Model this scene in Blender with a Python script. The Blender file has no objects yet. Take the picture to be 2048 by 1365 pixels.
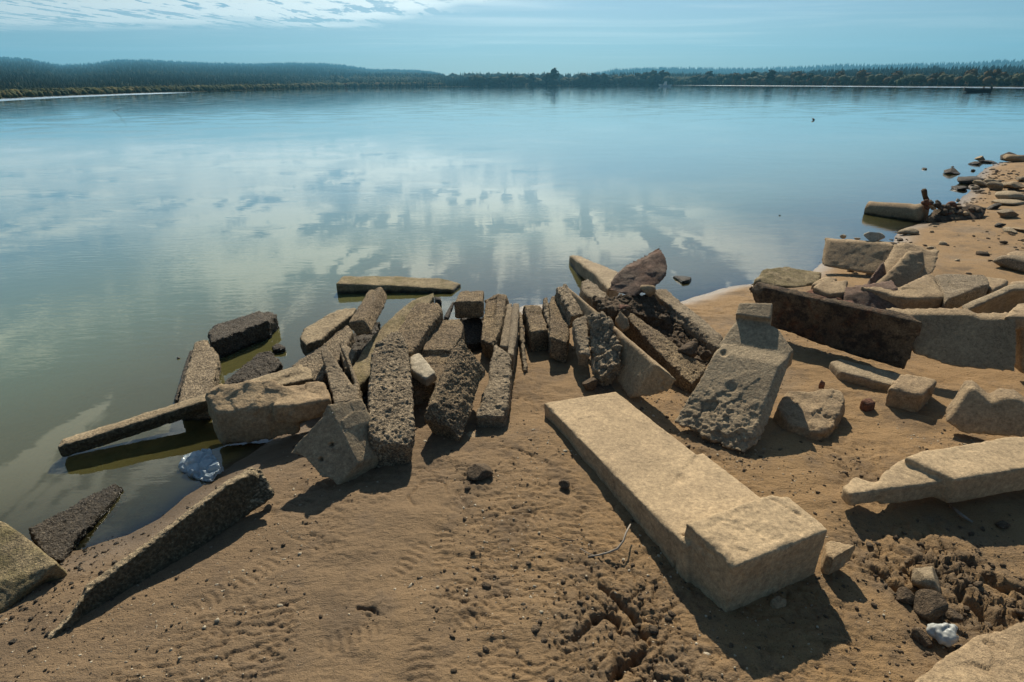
import bpy, bmesh, math, random
import numpy as np
from mathutils import Matrix, Vector, Euler

S = bpy.context.scene
C = S.collection
rad = math.radians

# ------------------------------------------------------------------ camera
CAM_H, PITCH, ROLL, LENS = 1.95, 24.3, 0.4, 20.0
cd = bpy.data.cameras.new('camera'); cam = bpy.data.objects.new('camera', cd); C.objects.link(cam)
cd.lens = LENS; cd.sensor_width = 36; cd.clip_start = 0.05; cd.clip_end = 20000
Rm = Matrix.Rotation(rad(90 - PITCH), 3, 'X') @ Matrix.Rotation(rad(-ROLL), 3, 'Z')
cam.matrix_world = Matrix.Translation((0, 0, CAM_H)) @ Rm.to_4x4()
S.camera = cam
# ------------------------------------------------------------------ sun
SUN_EL, SUN_AZ = 38.0, 2.0
sd = bpy.data.lights.new('sun', 'SUN'); sun = bpy.data.objects.new('sun', sd); C.objects.link(sun)
sd.energy = 5.0; sd.angle = rad(0.53); sd.color = (1.0, 0.90, 0.74)
sun.rotation_euler = Euler((rad(90 - SUN_EL), 0, rad(180 - SUN_AZ)), 'XYZ')
# ------------------------------------------------------------------ exposure
S.view_settings.view_transform = 'Standard'; S.view_settings.look = 'None'
S.view_settings.exposure = 0.40; S.view_settings.gamma = 1.0
S.view_settings.use_curve_mapping = False
S.cycles.max_bounces = 8; S.cycles.transparent_max_bounces = 12
S.cycles.volume_bounces = 0; S.cycles.diffuse_bounces = 3
S.cycles.use_denoising = True
S.cycles.caustics_reflective = False; S.cycles.caustics_refractive = False

# ------------------------------------------------------------------ node helper
class NT:
    def __init__(s, tree): s.t = tree; s.n = tree.nodes; s.l = tree.links
    def node(s, typ, **kw):
        n = s.n.new(typ)
        for k, v in kw.items(): setattr(n, k, v)
        return n
    def put(s, sock, v):
        if isinstance(v, bpy.types.NodeSocket): s.l.new(v, sock)
        elif v is not None:
            if sock.type == 'RGBA' and not hasattr(v, '__len__'): v = (v, v, v, 1)
            elif sock.type == 'RGBA' and len(v) == 3: v = (*v, 1)
            sock.default_value = v
    def math(s, op, a, b=None, c=None, clamp=False):
        n = s.node('ShaderNodeMath', operation=op, use_clamp=clamp)
        for i, v in enumerate((a, b, c)):
            if v is not None: s.put(n.inputs[i], v)
        return n.outputs[0]
    def vmath(s, op, a, b=None):
        n = s.node('ShaderNodeVectorMath', operation=op)
        s.put(n.inputs[0], a)
        if b is not None: s.put(n.inputs[1], b)
        return n.outputs[0]
    def mix(s, f, a, b, blend='MIX'):
        n = s.node('ShaderNodeMix', data_type='RGBA', blend_type=blend)
        s.put(n.inputs[0], f); s.put(n.inputs[6], a); s.put(n.inputs[7], b)
        return n.outputs[2]
    def ramp(s, f, lo, hi, a=0.0, b=1.0, smooth=True):
        n = s.node('ShaderNodeMapRange', interpolation_type='SMOOTHSTEP' if smooth else 'LINEAR')
        s.put(n.inputs[0], f)
        for i, v in zip((1, 2, 3, 4), (lo, hi, a, b)): n.inputs[i].default_value = v
        return n.outputs[0]
    def noise(s, vec, scale, detail=4, rough=0.55, dist=0.0):
        n = s.node('ShaderNodeTexNoise')
        s.put(n.inputs['Vector'], vec); n.inputs['Scale'].default_value = scale
        n.inputs['Detail'].default_value = detail; n.inputs['Roughness'].default_value = rough
        n.inputs['Distortion'].default_value = dist
        return n.outputs[0]
    def scale(s, vec, xyz, rot=(0, 0, 0)):
        n = s.node('ShaderNodeMapping'); s.put(n.inputs[0], vec)
        n.inputs[3].default_value = xyz; n.inputs[2].default_value = rot
        return n.outputs[0]
    def voro(s, vec, scale, feature='F1'):
        n = s.node('ShaderNodeTexVoronoi', feature=feature)
        s.put(n.inputs['Vector'], vec); n.inputs['Scale'].default_value = scale
        return n.outputs[0]
    def bump(s, h, strength, dist, normal=None):
        n = s.node('ShaderNodeBump'); s.put(n.inputs['Height'], h)
        s.put(n.inputs['Strength'], strength); n.inputs['Distance'].default_value = dist
        if normal is not None: s.put(n.inputs['Normal'], normal)
        return n.outputs[0]

# ------------------------------------------------------------------ world: sky with high thin cloud
W = bpy.data.worlds.new('World'); S.world = W; W.use_nodes = True
w = NT(W.node_tree); w.n.clear()
sky = w.node('ShaderNodeTexSky', sky_type='NISHITA'); sky.sun_disc = False
sky.sun_elevation = rad(SUN_EL); sky.sun_rotation = rad(SUN_AZ)
sky.air_density = 1.0; sky.dust_density = 1.7; sky.ozone_density = 2.5; sky.altitude = 700
geo = w.node('ShaderNodeTexCoord').outputs['Generated']
sep = w.node('ShaderNodeSeparateXYZ'); w.l.new(geo, sep.inputs[0])
zc = w.math('MAXIMUM', sep.outputs[2], 0.015)
u = w.math('DIVIDE', sep.outputs[0], zc); v = w.math('DIVIDE', sep.outputs[1], zc)
uv = w.node('ShaderNodeCombineXYZ'); w.l.new(u, uv.inputs[0]); w.l.new(v, uv.inputs[1]); uv = uv.outputs[0]
# bank of cloud on the left and overhead, thin streaks on the right
warp = w.noise(uv, 0.5, 3)
side = w.math('ADD', w.math('MULTIPLY', u, 1.0), w.math('MULTIPLY', v, 0.52))         # < 3.8 lies in the bank
side = w.math('ADD', side, w.math('MULTIPLY', warp, 3.2))
bank = w.ramp(side, 6.6, 4.6)
far = w.ramp(w.math('ADD', v, w.math('MULTIPLY', w.noise(uv, 0.35, 3), 5.0)), 15.5, 13.0)
bank = w.math('MULTIPLY', w.math('MULTIPLY', bank, far), w.ramp(v, 0.85, 1.45, 0.10, 1.0))
uvs = w.scale(uv, (1.0, 0.36, 1.0), (0, 0, rad(8)))
n1 = w.noise(uvs, 3.0, 7, 0.64, 0.35)
n2 = w.noise(w.scale(uv, (1.0, 0.7, 1), (0, 0, rad(-25))), 8.0, 5, 0.6, 0.8)
n0 = w.noise(uv, 0.75, 4, 0.5)
cl = w.math('ADD', w.math('MULTIPLY', n1, 0.62), w.math('MULTIPLY', n2, 0.38))
cl = w.math('ADD', cl, w.math('MULTIPLY', w.math('SUBTRACT', n0, 0.5), 0.65))
rows = w.noise(w.scale(uv, (4.2, 0.55, 1), (0, 0, rad(3))), 1.0, 4, 0.6, 0.6)
cl = w.math('ADD', cl, w.math('MULTIPLY', w.math('SUBTRACT', rows, 0.5), 0.75))
thr = w.ramp(v, 1.3, 7.5, -0.02, 0.09)
cl = w.math('ADD', cl, thr)
cl = w.math('MULTIPLY', w.ramp(cl, 0.495, 0.565), bank)
n3 = w.noise(w.scale(uv, (0.13, 0.36, 1.0), (0, 0, rad(12))), 1.0, 6, 0.62, 0.9)
st = w.math('ADD', w.math('MULTIPLY', w.ramp(n3, 0.44, 0.76), 0.36), 0.06)
cl = w.math('MAXIMUM', cl, st)
cl = w.math('MULTIPLY', cl, w.ramp(sep.outputs[2], 0.02, 0.06))
base = w.mix(1.0, sky.outputs[0], (0.68, 0.89, 1.02), 'MULTIPLY')
lum = w.node('ShaderNodeRGBToBW'); w.l.new(sky.outputs[0], lum.inputs[0])
sdir = (math.sin(rad(SUN_AZ)) * math.cos(rad(SUN_EL)), math.cos(rad(SUN_AZ)) * math.cos(rad(SUN_EL)), math.sin(rad(SUN_EL)))
dt = w.node('ShaderNodeVectorMath', operation='DOT_PRODUCT'); w.l.new(geo, dt.inputs[0]); dt.inputs[1].default_value = sdir
fwd = w.math('POWER', w.math('MAXIMUM', dt.outputs['Value'], 0.0), 3.0)            # thin cloud is brighter towards the sun
cloudc = w.mix(1.0, (0.95, 1.0, 0.96), w.math('ADD', w.math('ADD', w.math('MULTIPLY', lum.outputs[0], 0.70), 5.0), w.math('MULTIPLY', fwd, 13.0)), 'MULTIPLY')
col = w.mix(w.math('MULTIPLY', cl, 0.85), base, cloudc)
bg = w.node('ShaderNodeBackground'); w.put(bg.inputs[0], col); bg.inputs[1].default_value = 0.051
wo = w.node('ShaderNodeOutputWorld'); w.l.new(bg.outputs[0], wo.inputs[0])

# ------------------------------------------------------------------ geometry maths
Rn = np.array(Rm); O = np.array([0, 0, CAM_H]); F = LENS / 36 * 2048
def ray(px, py):
    d = Rn @ np.array([(px - 1024) / F, (682.5 - py) / F, -1.0]); return d
def P(px, py, z=0.0):
    """the place at height z that is seen in this direction"""
    d = ray(px, py); return O + (z - CAM_H) / d[2] * d
def azel(px, py):
    d = ray(px, py); return math.atan2(d[0], d[1]), math.atan2(d[2], math.hypot(d[0], d[1]))

def _h(ix, iy, iz, seed):
    h = (ix.astype(np.int64) * 374761393 + iy.astype(np.int64) * 668265263 + iz.astype(np.int64) * 2147483647 + seed * 1274126177) & 0xffffffff
    h = ((h ^ (h >> 13)) * 1274126177) & 0xffffffff
    h = ((h ^ (h >> 15)) * 2246822519) & 0xffffffff
    return ((h ^ (h >> 16)) & 0xffff) / 65535.0
def vnoise(p, seed=0):
    i = np.floor(p).astype(np.int64); f = p - i; f = f * f * (3 - 2 * f)
    r = 0
    for dx in (0, 1):
        wx = f[:, 0] if dx else 1 - f[:, 0]
        for dy in (0, 1):
            wy = f[:, 1] if dy else 1 - f[:, 1]
            for dz in (0, 1):
                wz = f[:, 2] if dz else 1 - f[:, 2]
                r = r + _h(i[:, 0] + dx, i[:, 1] + dy, i[:, 2] + dz, seed) * wx * wy * wz
    return r * 2 - 1
def vnoise2(p, seed=0):
    i = np.floor(p).astype(np.int64); f = p - i; f = f * f * (3 - 2 * f)
    r = 0; z = np.zeros(len(p), np.int64)
    for dx in (0, 1):
        wx = f[:, 0] if dx else 1 - f[:, 0]
        for dy in (0, 1):
            wy = f[:, 1] if dy else 1 - f[:, 1]
            r = r + _h(i[:, 0] + dx, i[:, 1] + dy, z, seed) * wx * wy
    return r * 2 - 1
def fbm(p, oct=4, seed=0, gain=0.5):
    fn = vnoise2 if p.shape[1] == 2 else vnoise
    a, t, r = 1.0, 0.0, 0
    for k in range(oct):
        r = r + a * fn(p * 2.03 ** k + 13.7 * k, seed + k); t += a; a *= gain
    return r / t
def facet(p, seed=0):
    """broken-stone relief: every cell gets its own tilted plane; also the distance to the next cell"""
    if p.shape[1] == 2: p = np.concatenate([p, np.zeros((len(p), 1))], 1)
    flat = np.ptp(p[:, 2]) == 0
    i = np.floor(p).astype(np.int64); n = len(p)
    d1 = np.full(n, 9.0); d2 = np.full(n, 9.0); val = np.zeros(n)
    for dx in (-1, 0, 1):
        for dy in (-1, 0, 1):
            for dz in ((0,) if flat else (-1, 0, 1)):
                c = [i[:, 0] + dx, i[:, 1] + dy, i[:, 2] + dz]
                q = np.stack([c[k] + (0.5 if flat and k == 2 else _h(c[0], c[1], c[2], seed + 11 * k)) for k in range(3)], 1)
                if flat: q[:, 2] = p[:, 2]
                r = p - q; d = np.sqrt((r * r).sum(1))
                t = np.stack([_h(c[0], c[1], c[2], seed + 50 + 7 * k) * 2 - 1 for k in range(3)], 1)
                vv = (r * t).sum(1) * 0.9 + (_h(c[0], c[1], c[2], seed + 99) - .5) * 0.5
                near_ = d < d1
                d2 = np.where(near_, d1, np.minimum(d2, d)); val = np.where(near_, vv, val); d1 = np.where(near_, d, d1)
    return val, d2 - d1
def sstep(x, a, b):
    t = np.clip((x - a) / (b - a), 0, 1); return t * t * (3 - 2 * t)

# ------------------------------------------------------------------ object helpers
def tag(o, label=None, cat=None, group=None, kind=None):
    for k, v in (('label', label), ('category', cat), ('group', group), ('kind', kind)):
        if v: o[k] = v
    return o
def mesh_obj(name, verts, faces, mat=None, parent=None, smooth=True, loc=None):
    verts = np.asarray(verts, float)
    if loc is None: loc = (0, 0, 0)
    me = bpy.data.meshes.new(name)
    if isinstance(faces, np.ndarray):
        n, k = faces.shape
        me.vertices.add(len(verts)); me.vertices.foreach_set('co', (verts - np.array(loc)).astype(np.float32).ravel())
        me.loops.add(n * k); me.loops.foreach_set('vertex_index', faces.astype(np.int32).ravel())
        me.polygons.add(n); me.polygons.foreach_set('loop_start', np.arange(0, n * k, k, dtype=np.int32))
        me.polygons.foreach_set('loop_total', np.full(n, k, np.int32))
        me.update(calc_edges=True)
    else:
        me.from_pydata((verts - np.array(loc)).tolist(), [], faces); me.update()
    if smooth: me.polygons.foreach_set('use_smooth', np.ones(len(me.polygons), bool))
    if mat: me.materials.append(mat)
    o = bpy.data.objects.new(name, me); C.objects.link(o); o.location = loc
    if parent: o.parent = parent
    return o
def attr(me, name, vals):
    a = me.attributes.new(name, 'FLOAT', 'POINT'); a.data.foreach_set('value', np.asarray(vals, np.float32))

# ------------------------------------------------------------------ materials
MATS = {}
def new_mat(name):
    m = bpy.data.materials.new(name); m.use_nodes = True; t = NT(m.node_tree); t.n.clear()
    out = t.node('ShaderNodeOutputMaterial'); b = t.node('ShaderNodeBsdfPrincipled')
    t.l.new(b.outputs[0], out.inputs[0]); MATS[name] = m
    return m, t, b, out
def stone_mat(name, c1, c2, speck=0.35, crust=0.0, moss=0.0, bump=1.0, wet=1.0, rough=0.9, rust=0.0, seed=0.0, flank=0.0):
    m, t, b, out = new_mat(name)
    pos = t.node('ShaderNodeNewGeometry').outputs['Position']
    pos = t.vmath('ADD', pos, (seed, seed * 1.7, seed * 0.6))
    big = t.noise(pos, 2.6, 4, 0.6)
    mid = t.noise(pos, 13, 5, 0.65)
    fine = t.noise(pos, 75, 3, 0.7)
    grit = t.noise(pos, 260, 2, 0.7)
    col = t.mix(t.ramp(big, 0.36, 0.66), c1, c2)
    dark = tuple(x * 0.52 for x in c1)
    col = t.mix(t.math('MULTIPLY', t.ramp(mid, 0.52, 0.74), 0.55), col, dark)
    light = tuple(min(1, x * 1.4) for x in c1)
    col = t.mix(t.math('MULTIPLY', t.ramp(fine, 0.52, 0.72), 0.45), col, light)
    col = t.mix(t.math('MULTIPLY', t.ramp(grit, 0.60, 0.68), speck), col, (0.045, 0.035, 0.025))
    pit = t.math('MULTIPLY', t.ramp(fine, 0.36, 0.26), speck)
    col = t.mix(pit, col, tuple(x * 0.3 for x in c1))
    h = t.math('ADD', t.math('MULTIPLY', fine, 0.9), t.math('MULTIPLY', grit, 0.5))
    h = t.math('ADD', h, t.math('MULTIPLY', mid, 0.45))
    h = t.math('SUBTRACT', h, t.math('MULTIPLY', t.ramp(grit, 0.62, 0.70), speck * 1.5))
    if crust:
        cr = t.voro(pos, 120); cr2 = t.noise(pos, 105, 3, 0.7, 0.4); cr3 = t.noise(pos, 8, 4, 0.65)
        k = t.math('ADD', cr2, t.math('MULTIPLY', t.math('SUBTRACT', cr3, 0.5), 0.28))
        f = t.ramp(k, 0.535, 0.455)
        col = t.mix(t.math('MULTIPLY', f, crust * .92), col, (0.050, 0.038, 0.024))
        h = t.math('ADD', h, t.math('MULTIPLY', cr2, 3.0 * crust))
        h = t.math('SUBTRACT', h, t.math('MULTIPLY', cr, 0.9 * crust))
    if rust:
        rn = t.noise(pos, 5.5, 6, 0.7, 0.5)
        col = t.mix(t.math('MULTIPLY', t.ramp(rn, 0.48, 0.66), rust), col, (0.15, 0.055, 0.022))
        rn2 = t.noise(pos, 9.0, 6, 0.75)
        col = t.mix(t.math('MULTIPLY', t.ramp(rn2, 0.42, 0.60), rust), col, (0.035, 0.025, 0.018))
    if moss:
        mn = t.noise(pos, 6, 5, 0.65)
        col = t.mix(t.math('MULTIPLY', t.ramp(mn, 0.42, 0.62), moss), col, (0.13, 0.115, 0.03))
    if flank:                                         # dark algae plus shade painted into the colour of the steep sides
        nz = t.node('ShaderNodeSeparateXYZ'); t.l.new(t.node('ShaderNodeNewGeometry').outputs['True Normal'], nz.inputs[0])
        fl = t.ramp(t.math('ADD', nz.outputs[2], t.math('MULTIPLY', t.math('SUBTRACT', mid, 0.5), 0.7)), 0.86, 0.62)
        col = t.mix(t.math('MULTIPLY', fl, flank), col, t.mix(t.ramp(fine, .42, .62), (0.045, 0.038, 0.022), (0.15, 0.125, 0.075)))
    z = t.node('ShaderNodeSeparateXYZ'); t.l.new(t.node('ShaderNodeNewGeometry').outputs['Position'], z.inputs[0])
    wl = t.math('ADD', z.outputs[2], t.math('MULTIPLY', t.math('SUBTRACT', mid, 0.5), 0.06))
    wf = t.math('MULTIPLY', t.ramp(wl, 0.05, 0.0), wet)
    col = t.mix(wf, col, (0.030, 0.025, 0.014))
    va = t.ramp(t.noise(pos, 48, 5, 0.8), 0.34, 0.66, 0.60, 1.20, smooth=False)
    vc = t.node('ShaderNodeTexVoronoi'); t.put(vc.inputs['Vector'], pos); vc.inputs['Scale'].default_value = 115 if crust else 190
    vs = t.node('ShaderNodeSeparateColor'); t.l.new(vc.outputs['Color'], vs.inputs[0])
    va = t.math('MULTIPLY', va, t.ramp(vs.outputs[0], 0, 1, 1 - (.15 if bump > .5 else .05) - .35 * crust, 1.05 + .35 * crust, smooth=False))
    vb = t.ramp(t.noise(pos, 4.5, 5, 0.7, 0.4), 0.35, 0.65, 0.88, 1.07)
    sc_ = t.node('ShaderNodeVectorMath', operation='SCALE'); t.put(sc_.inputs[0], col); t.put(sc_.inputs['Scale'], t.math('MULTIPLY', va, vb)); col = sc_.outputs[0]
    t.put(b.inputs['Base Color'], col)
    t.put(b.inputs['Roughness'], t.math('SUBTRACT', rough, t.math('MULTIPLY', wf, 0.6)))
    b.inputs['Specular IOR Level'].default_value = 0.3
    t.put(b.inputs['Normal'], t.bump(h, min(1.0, 0.8 * bump), 0.013))
    return m
SAND_A, SAND_B = (0.40, 0.30, 0.175), (0.33, 0.24, 0.14)
stone_mat('pale_stone', (0.46, 0.34, 0.20), (0.40, 0.295, 0.175), 0.45, bump=0.45, seed=1)
stone_mat('warm_stone', (0.46, 0.335, 0.195), (0.37, 0.265, 0.155), 0.5, bump=0.9, seed=2)
stone_mat('grey_stone', (0.47, 0.365, 0.23), (0.38, 0.29, 0.18), 0.5, bump=1.1, seed=3)
stone_mat('crusted_stone', (0.54, 0.42, 0.27), (0.40, 0.31, 0.20), 0.5, crust=0.75, bump=1.0, seed=4)
stone_mat('tan_crusted_stone', (0.52, 0.38, 0.215), (0.40, 0.29, 0.175), 0.5, crust=0.7, bump=1.2, seed=5)
stone_mat('half_crusted_stone', (0.46, 0.36, 0.235), (0.38, 0.295, 0.19), 0.6, crust=0.42, bump=1.1, seed=6)
stone_mat('mossy_stone', (0.46, 0.36, 0.20), (0.36, 0.28, 0.16), 0.5, crust=0.35, moss=0.5, bump=1.1, seed=7)
stone_mat('black_stone', (0.19, 0.155, 0.11), (0.13, 0.105, 0.075), 0.5, crust=0.85, bump=1.3, rough=0.7, seed=8)
stone_mat('weathered_panel', (0.25, 0.175, 0.10), (0.13, 0.09, 0.055), 0.5, crust=0.3, rust=0.85, bump=0.9, seed=9)
stone_mat('red_brick', (0.30, 0.125, 0.07), (0.22, 0.11, 0.07), 0.4, crust=0.3, bump=1.0, seed=10)
stone_mat('mud', (0.20, 0.14, 0.085), (0.15, 0.108, 0.068), 0.5, crust=0.35, bump=1.2, seed=11)
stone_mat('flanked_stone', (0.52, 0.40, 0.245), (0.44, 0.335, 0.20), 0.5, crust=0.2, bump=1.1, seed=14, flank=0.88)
stone_mat('white_stone', (0.55, 0.47, 0.34), (0.48, 0.40, 0.28), 0.3, bump=0.7, seed=12)
stone_mat('red_stone', (0.28, 0.17, 0.12), (0.24, 0.18, 0.13), 0.5, rust=0.45, bump=1.0, seed=13)

# ------------------------------------------------------------------ the lie of the land
near_px = [(-300, 1290), (0, 1165), (100, 1106), (160, 1100), (256, 1072), (320, 1036), (370, 994), (430, 956), (500, 912), (560, 868), (640, 830), (700, 765),
           (860, 690), (1000, 640), (1050, 612), (1140, 606), (1250, 606), (1360, 604), (1400, 592), (1440, 578), (1510, 567), (1600, 556),
           (1650, 520), (1735, 500), (1789, 486), (1799, 462), (1848, 446), (1900, 420), (1935, 389), (1945, 365), (1967, 339), (1987, 330), (2048, 318)]
near = [P(x, y)[:2] for x, y in near_px]
left_out = [(-9.0, -3.0), (-3.4, 0.9)]
right_out = [(20, 22), (38, 34), (90, 60), (160, 80)]
poly = np.array([(-9.0, -60.0)] + left_out + [tuple(p) for p in near[1:]] + right_out + [(160, -60)])
def sdist(x, y):
    """signed distance to the water's edge, land positive"""
    p = np.stack([x, y], 1); inside = np.zeros(len(x), bool); dmin = np.full(len(x), 1e9)
    n = len(poly)
    for i in range(n):
        a, b = poly[i], poly[(i + 1) % n]
        ab = b - a; t = np.clip(((p - a) @ ab) / (ab @ ab), 0, 1)
        d = np.hypot(*(p - a - t[:, None] * ab).T); dmin = np.minimum(dmin, d)
        c = ((a[1] > p[:, 1]) != (b[1] > p[:, 1]))
        with np.errstate(divide='ignore', invalid='ignore'):
            xi = a[0] + (p[:, 1] - a[1]) * (b[0] - a[0]) / (b[1] - a[1] if b[1] != a[1] else 1e-9)
        inside ^= c & (p[:, 0] < xi)
    return np.where(inside, dmin, -dmin)

# far shore: distance by bearing, and the ridges behind it
shore_px = [(0, 198), (200, 189.5), (400, 183.5), (550, 179.5), (690, 175.5), (830, 172.5), (960, 171.2), (1150, 170.2), (1330, 170.0), (1536, 171.5), (1800, 173), (2048, 174.5)]
sa = [(-180, 60), (-90, 60), (-60, 75)]
for x, y in shore_px:
    q = P(x, y); sa.append((math.degrees(math.atan2(q[0], q[1])), min(math.hypot(q[0], q[1]), 650)))
sa += [(60, 240), (75, 200), (180, 200)]
sa = np.array(sa)
def far_r(az): return np.interp(az, sa[:, 0], sa[:, 1])
def ridge(pts, D, back=0.0):
    A = np.array([(math.degrees(azel(x, y)[0]), math.tan(azel(x, y)[1]) * D + CAM_H) for x, y in pts])
    return A, D
RIDGES = [
    # skyline points, distance to crest, distance where the slope starts (0 = at the shore), tree size factor
    (ridge([(-500, 150), (-250, 115), (0, 117), (50, 119), (120, 132), (180, 129), (230, 122), (290, 121), (360, 125), (450, 128), (520, 129), (575, 127), (640, 128), (690, 132), (740, 140), (830, 142), (860, 145), (930, 160), (1000, 172)], 3300), 0),
    (ridge([(480, 175), (600, 158), (700, 152), (780, 152), (860, 152), (930, 158), (1000, 172)], 1500), 0),
    (ridge([(780, 172), (850, 159), (930, 156), (1000, 155), (1150, 156), (1300, 154), (1450, 158), (1560, 166)], 1150), 0),
    (ridge([(1080, 172), (1230, 140), (1330, 137), (1500, 139), (1620, 135), (1680, 131), (1750, 132), (1830, 130), (1950, 127), (2048, 121), (2300, 112), (2600, 120)], 2900), 1600),
    (ridge([(1300, 172), (1400, 163), (1500, 158), (1700, 150), (1850, 147), (2048, 146), (2300, 142), (2600, 150)], 900), 0),
]
def far_z(x, y):
    r = np.hypot(x, y); az = np.degrees(np.arctan2(x, y)); rs = far_r(az)
    z = np.where(r < rs, (r - rs) * 0.06, np.minimum((r - rs) * 0.05, 0.5))
    for (A, D), st in RIDGES:
        h = np.interp(az, A[:, 0], A[:, 1], left=-5, right=-5)
        s0 = np.maximum(rs, st); t = np.clip((r - s0) / (D - s0), 0, 1)
        zz = h * t ** 1.25 - 0.6
        zz = np.where(r > D, h - (r - D) * 0.12, zz)
        z = np.where(r > rs, np.maximum(z, zz), z)
    return z

mud_spots = [(1900, 1190, .36, 1.0), (1760, 1130, .22, .8), (1960, 1130, .25, .9), (1260, 1190, .26, .6), (1200, 1290, .33, .6), (1310, 1330, .22, .5), (1830, 1290, .25, .6), (2000, 1210, .3, .9),
             (955, 950, .12, .9), (1415, 890, .12, .6), (1480, 915, .12, .6), (1190, 770, .14, .6), (1610, 700, .2, .25), (745, 1215, .05, .9), (680, 1240, .12, .4), (905, 1200, .1, .5), (1120, 1240, .15, .5), (1690, 935, .2, .5)]
mud_w = [(P(a, b, .15)[:2], r_, k) for a, b, r_, k in mud_spots]
cracks = [([(1205, 1170), (1235, 1195), (1262, 1225), (1300, 1282)], .012, .035), ([(1225, 1365), (1240, 1335), (1270, 1318), (1290, 1300)], .016, .04),
          ([(1150, 1275), (1190, 1235), (1215, 1225), (1235, 1238), (1245, 1262)], .012, .03), ([(828, 1005), (815, 985), (840, 958), (868, 950), (890, 962), (893, 985)], .005, .010),
          ([(1060, 990), (1080, 975), (1110, 955)], .004, .008), ([(1020, 1022), (1060, 1018), (1100, 1010)], .005, .009),
          ([(1760, 1150), (1790, 1180), (1835, 1190)], .016, .035), ([(1925, 1200), (1960, 1230), (1985, 1255)], .018, .04), ([(1935, 1130), (1975, 1165), (2005, 1180), (2048, 1190)], .018, .04),
          ([(560, 1055), (600, 1070), (640, 1095)], .003, .005), ([(1012, 890), (1040, 893), (1066, 905)], .006, .012), ([(1010, 820), (1025, 760), (1030, 735)], .012, .015),
          ([(715, 1208), (740, 1210), (755, 1222)], .007, .018), ([(1175, 1000), (1215, 1030), (1250, 1055)], .003, .006)]
crack_w = [([P(a, b, .15)[:2] for a, b in pl], wd, dp) for pl, wd, dp in cracks]
prints = [(885, 1085, 95, .13, .05), (820, 1110, 60, .12, .045), (965, 1215, 40, .14, .045), (840, 1330, 100, .12, .05), (520, 1130, 60, .14, .05), (560, 1240, 120, .13, .05), (700, 1270, 20, .12, .05), (1060, 1040, 30, .14, .05), (430, 1180, 45, .13, .05), (1720, 990, 120, .12, .05), (1700, 1060, 70, .12, .05)]
prints_w = [(P(a, b, .15)[:2], rad(c), l_, w_) for a, b, c, l_, w_ in prints]

def ground(x, y, detail=True):
    d = sdist(x, y)
    land = 0.13 * (1 - np.exp(-np.maximum(d, 0) / 0.45)) + 0.011 * np.maximum(d - 0.3, 0) + 0.02 * np.maximum(d - 4.5, 0)
    land = np.minimum(land, 0.13 + 0.035 * np.maximum(d, 0))
    land = np.where(land > 1.2, 1.2 + (land - 1.2) * .2, land)
    dd = np.maximum(-d, 0)
    bed = -0.05 * (1 - np.exp(-dd / 0.5)) - 0.07 * dd - 0.05 * np.maximum(dd - 1.5, 0)
    bed = np.maximum(bed, -6)
    z = np.where(d > 0, land, bed)
    r = np.hypot(x, y); fa = far_z(x, y)
    z = np.where(r > 45, np.maximum(z, fa), z)
    if not detail: return z
    m = r < 60
    xy = np.stack([x[m], y[m]], 1); zz = z[m].copy(); dm = d[m]
    k = sstep(dm, -0.1, 0.5); fade = 1.0 / (1 + (r[m] / 14) ** 2)
    zz += fbm(xy * 1.7, 4, 3) * 0.030 * (0.35 + 0.65 * k)
    wv = fbm(xy * 1.3, 3, 31)[:, None] * np.array([.6, .6])
    zz += fbm((xy + wv * .25) * np.array([7, 13]), 4, 11) * 0.0085 * k
    rd = fbm((xy + wv * .2) * np.array([13., 30.]), 3, 47)
    sel = sstep(fbm(xy * 2.1, 3, 71), -0.05, 0.35)
    zz -= np.clip(0.22 - np.abs(rd), 0, 1) * 0.042 * k * sel * fade
    pt = fbm(xy * 34, 2, 91)
    zz -= sstep(pt, 0.42, 0.62) * 0.005 * k * (0.3 + sel) * fade
    zz += fbm(xy * 60, 2, 93) * 0.0018 * k
    for c, rr, s in mud_w:
        q = np.hypot(xy[:, 0] - c[0], xy[:, 1] - c[1]) / rr
        g = np.exp(-q * q * 1.4) * s; gm = g > 0.02
        if gm.any():
            a = xy[gm]; rg = 1 - np.abs(fbm(a * 11 + 5, 4, 55)) * 2.6
            bl = fbm(a * 26, 3, 57)
            wp = np.stack([fbm(a * 9, 2, 63), fbm(a * 9, 2, 64)], 1) * .05; am = .25 + 1.1 * sstep(fbm(a * 4, 3, 65), -.35, .35)
            f1_, e1 = facet((a + wp) * 15, 66); f2_, e2 = facet((a + wp) * 37, 67)
            zz[gm] += g[gm] * am * (0.014 * fbm(a * 5, 3, 59) + 0.012 * f1_ - 0.012 * np.exp(-(e1 / .10) ** 2) + 0.007 * f2_ - 0.006 * np.exp(-(e2 / .12) ** 2) + 0.003 * fbm(a * 70, 2, 58))
    for pl, wd, dp in crack_w:
        for a, b in zip(pl[:-1], pl[1:]):
            ab = b - a; t = np.clip(((xy - a) @ ab) / (ab @ ab), 0, 1)
            q = np.hypot(*(xy - a - t[:, None] * ab).T)
            q = q + fbm(xy * 45, 2, 5) * wd * .5
            zz -= dp * np.exp(-(q / wd) ** 2)
    for c, an, L, Wd in prints_w:
        dx, dy = xy[:, 0] - c[0], xy[:, 1] - c[1]
        a = dx * math.cos(an) + dy * math.sin(an); b = -dx * math.sin(an) + dy * math.cos(an)
        e = (a / L) ** 2 + (b / Wd) ** 2; g = sstep(e, 1.15, 0.75)
        zz += g * 0.45 * (-0.006 + 0.005 * np.sign(np.sin(a * 2 * math.pi / 0.034 + 2.5 * np.abs(b) * 10)))
    z = z.copy(); z[m] = zz
    return z
def gz(x, y): return float(ground(np.array([x], float), np.array([y], float), False)[0])

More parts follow.
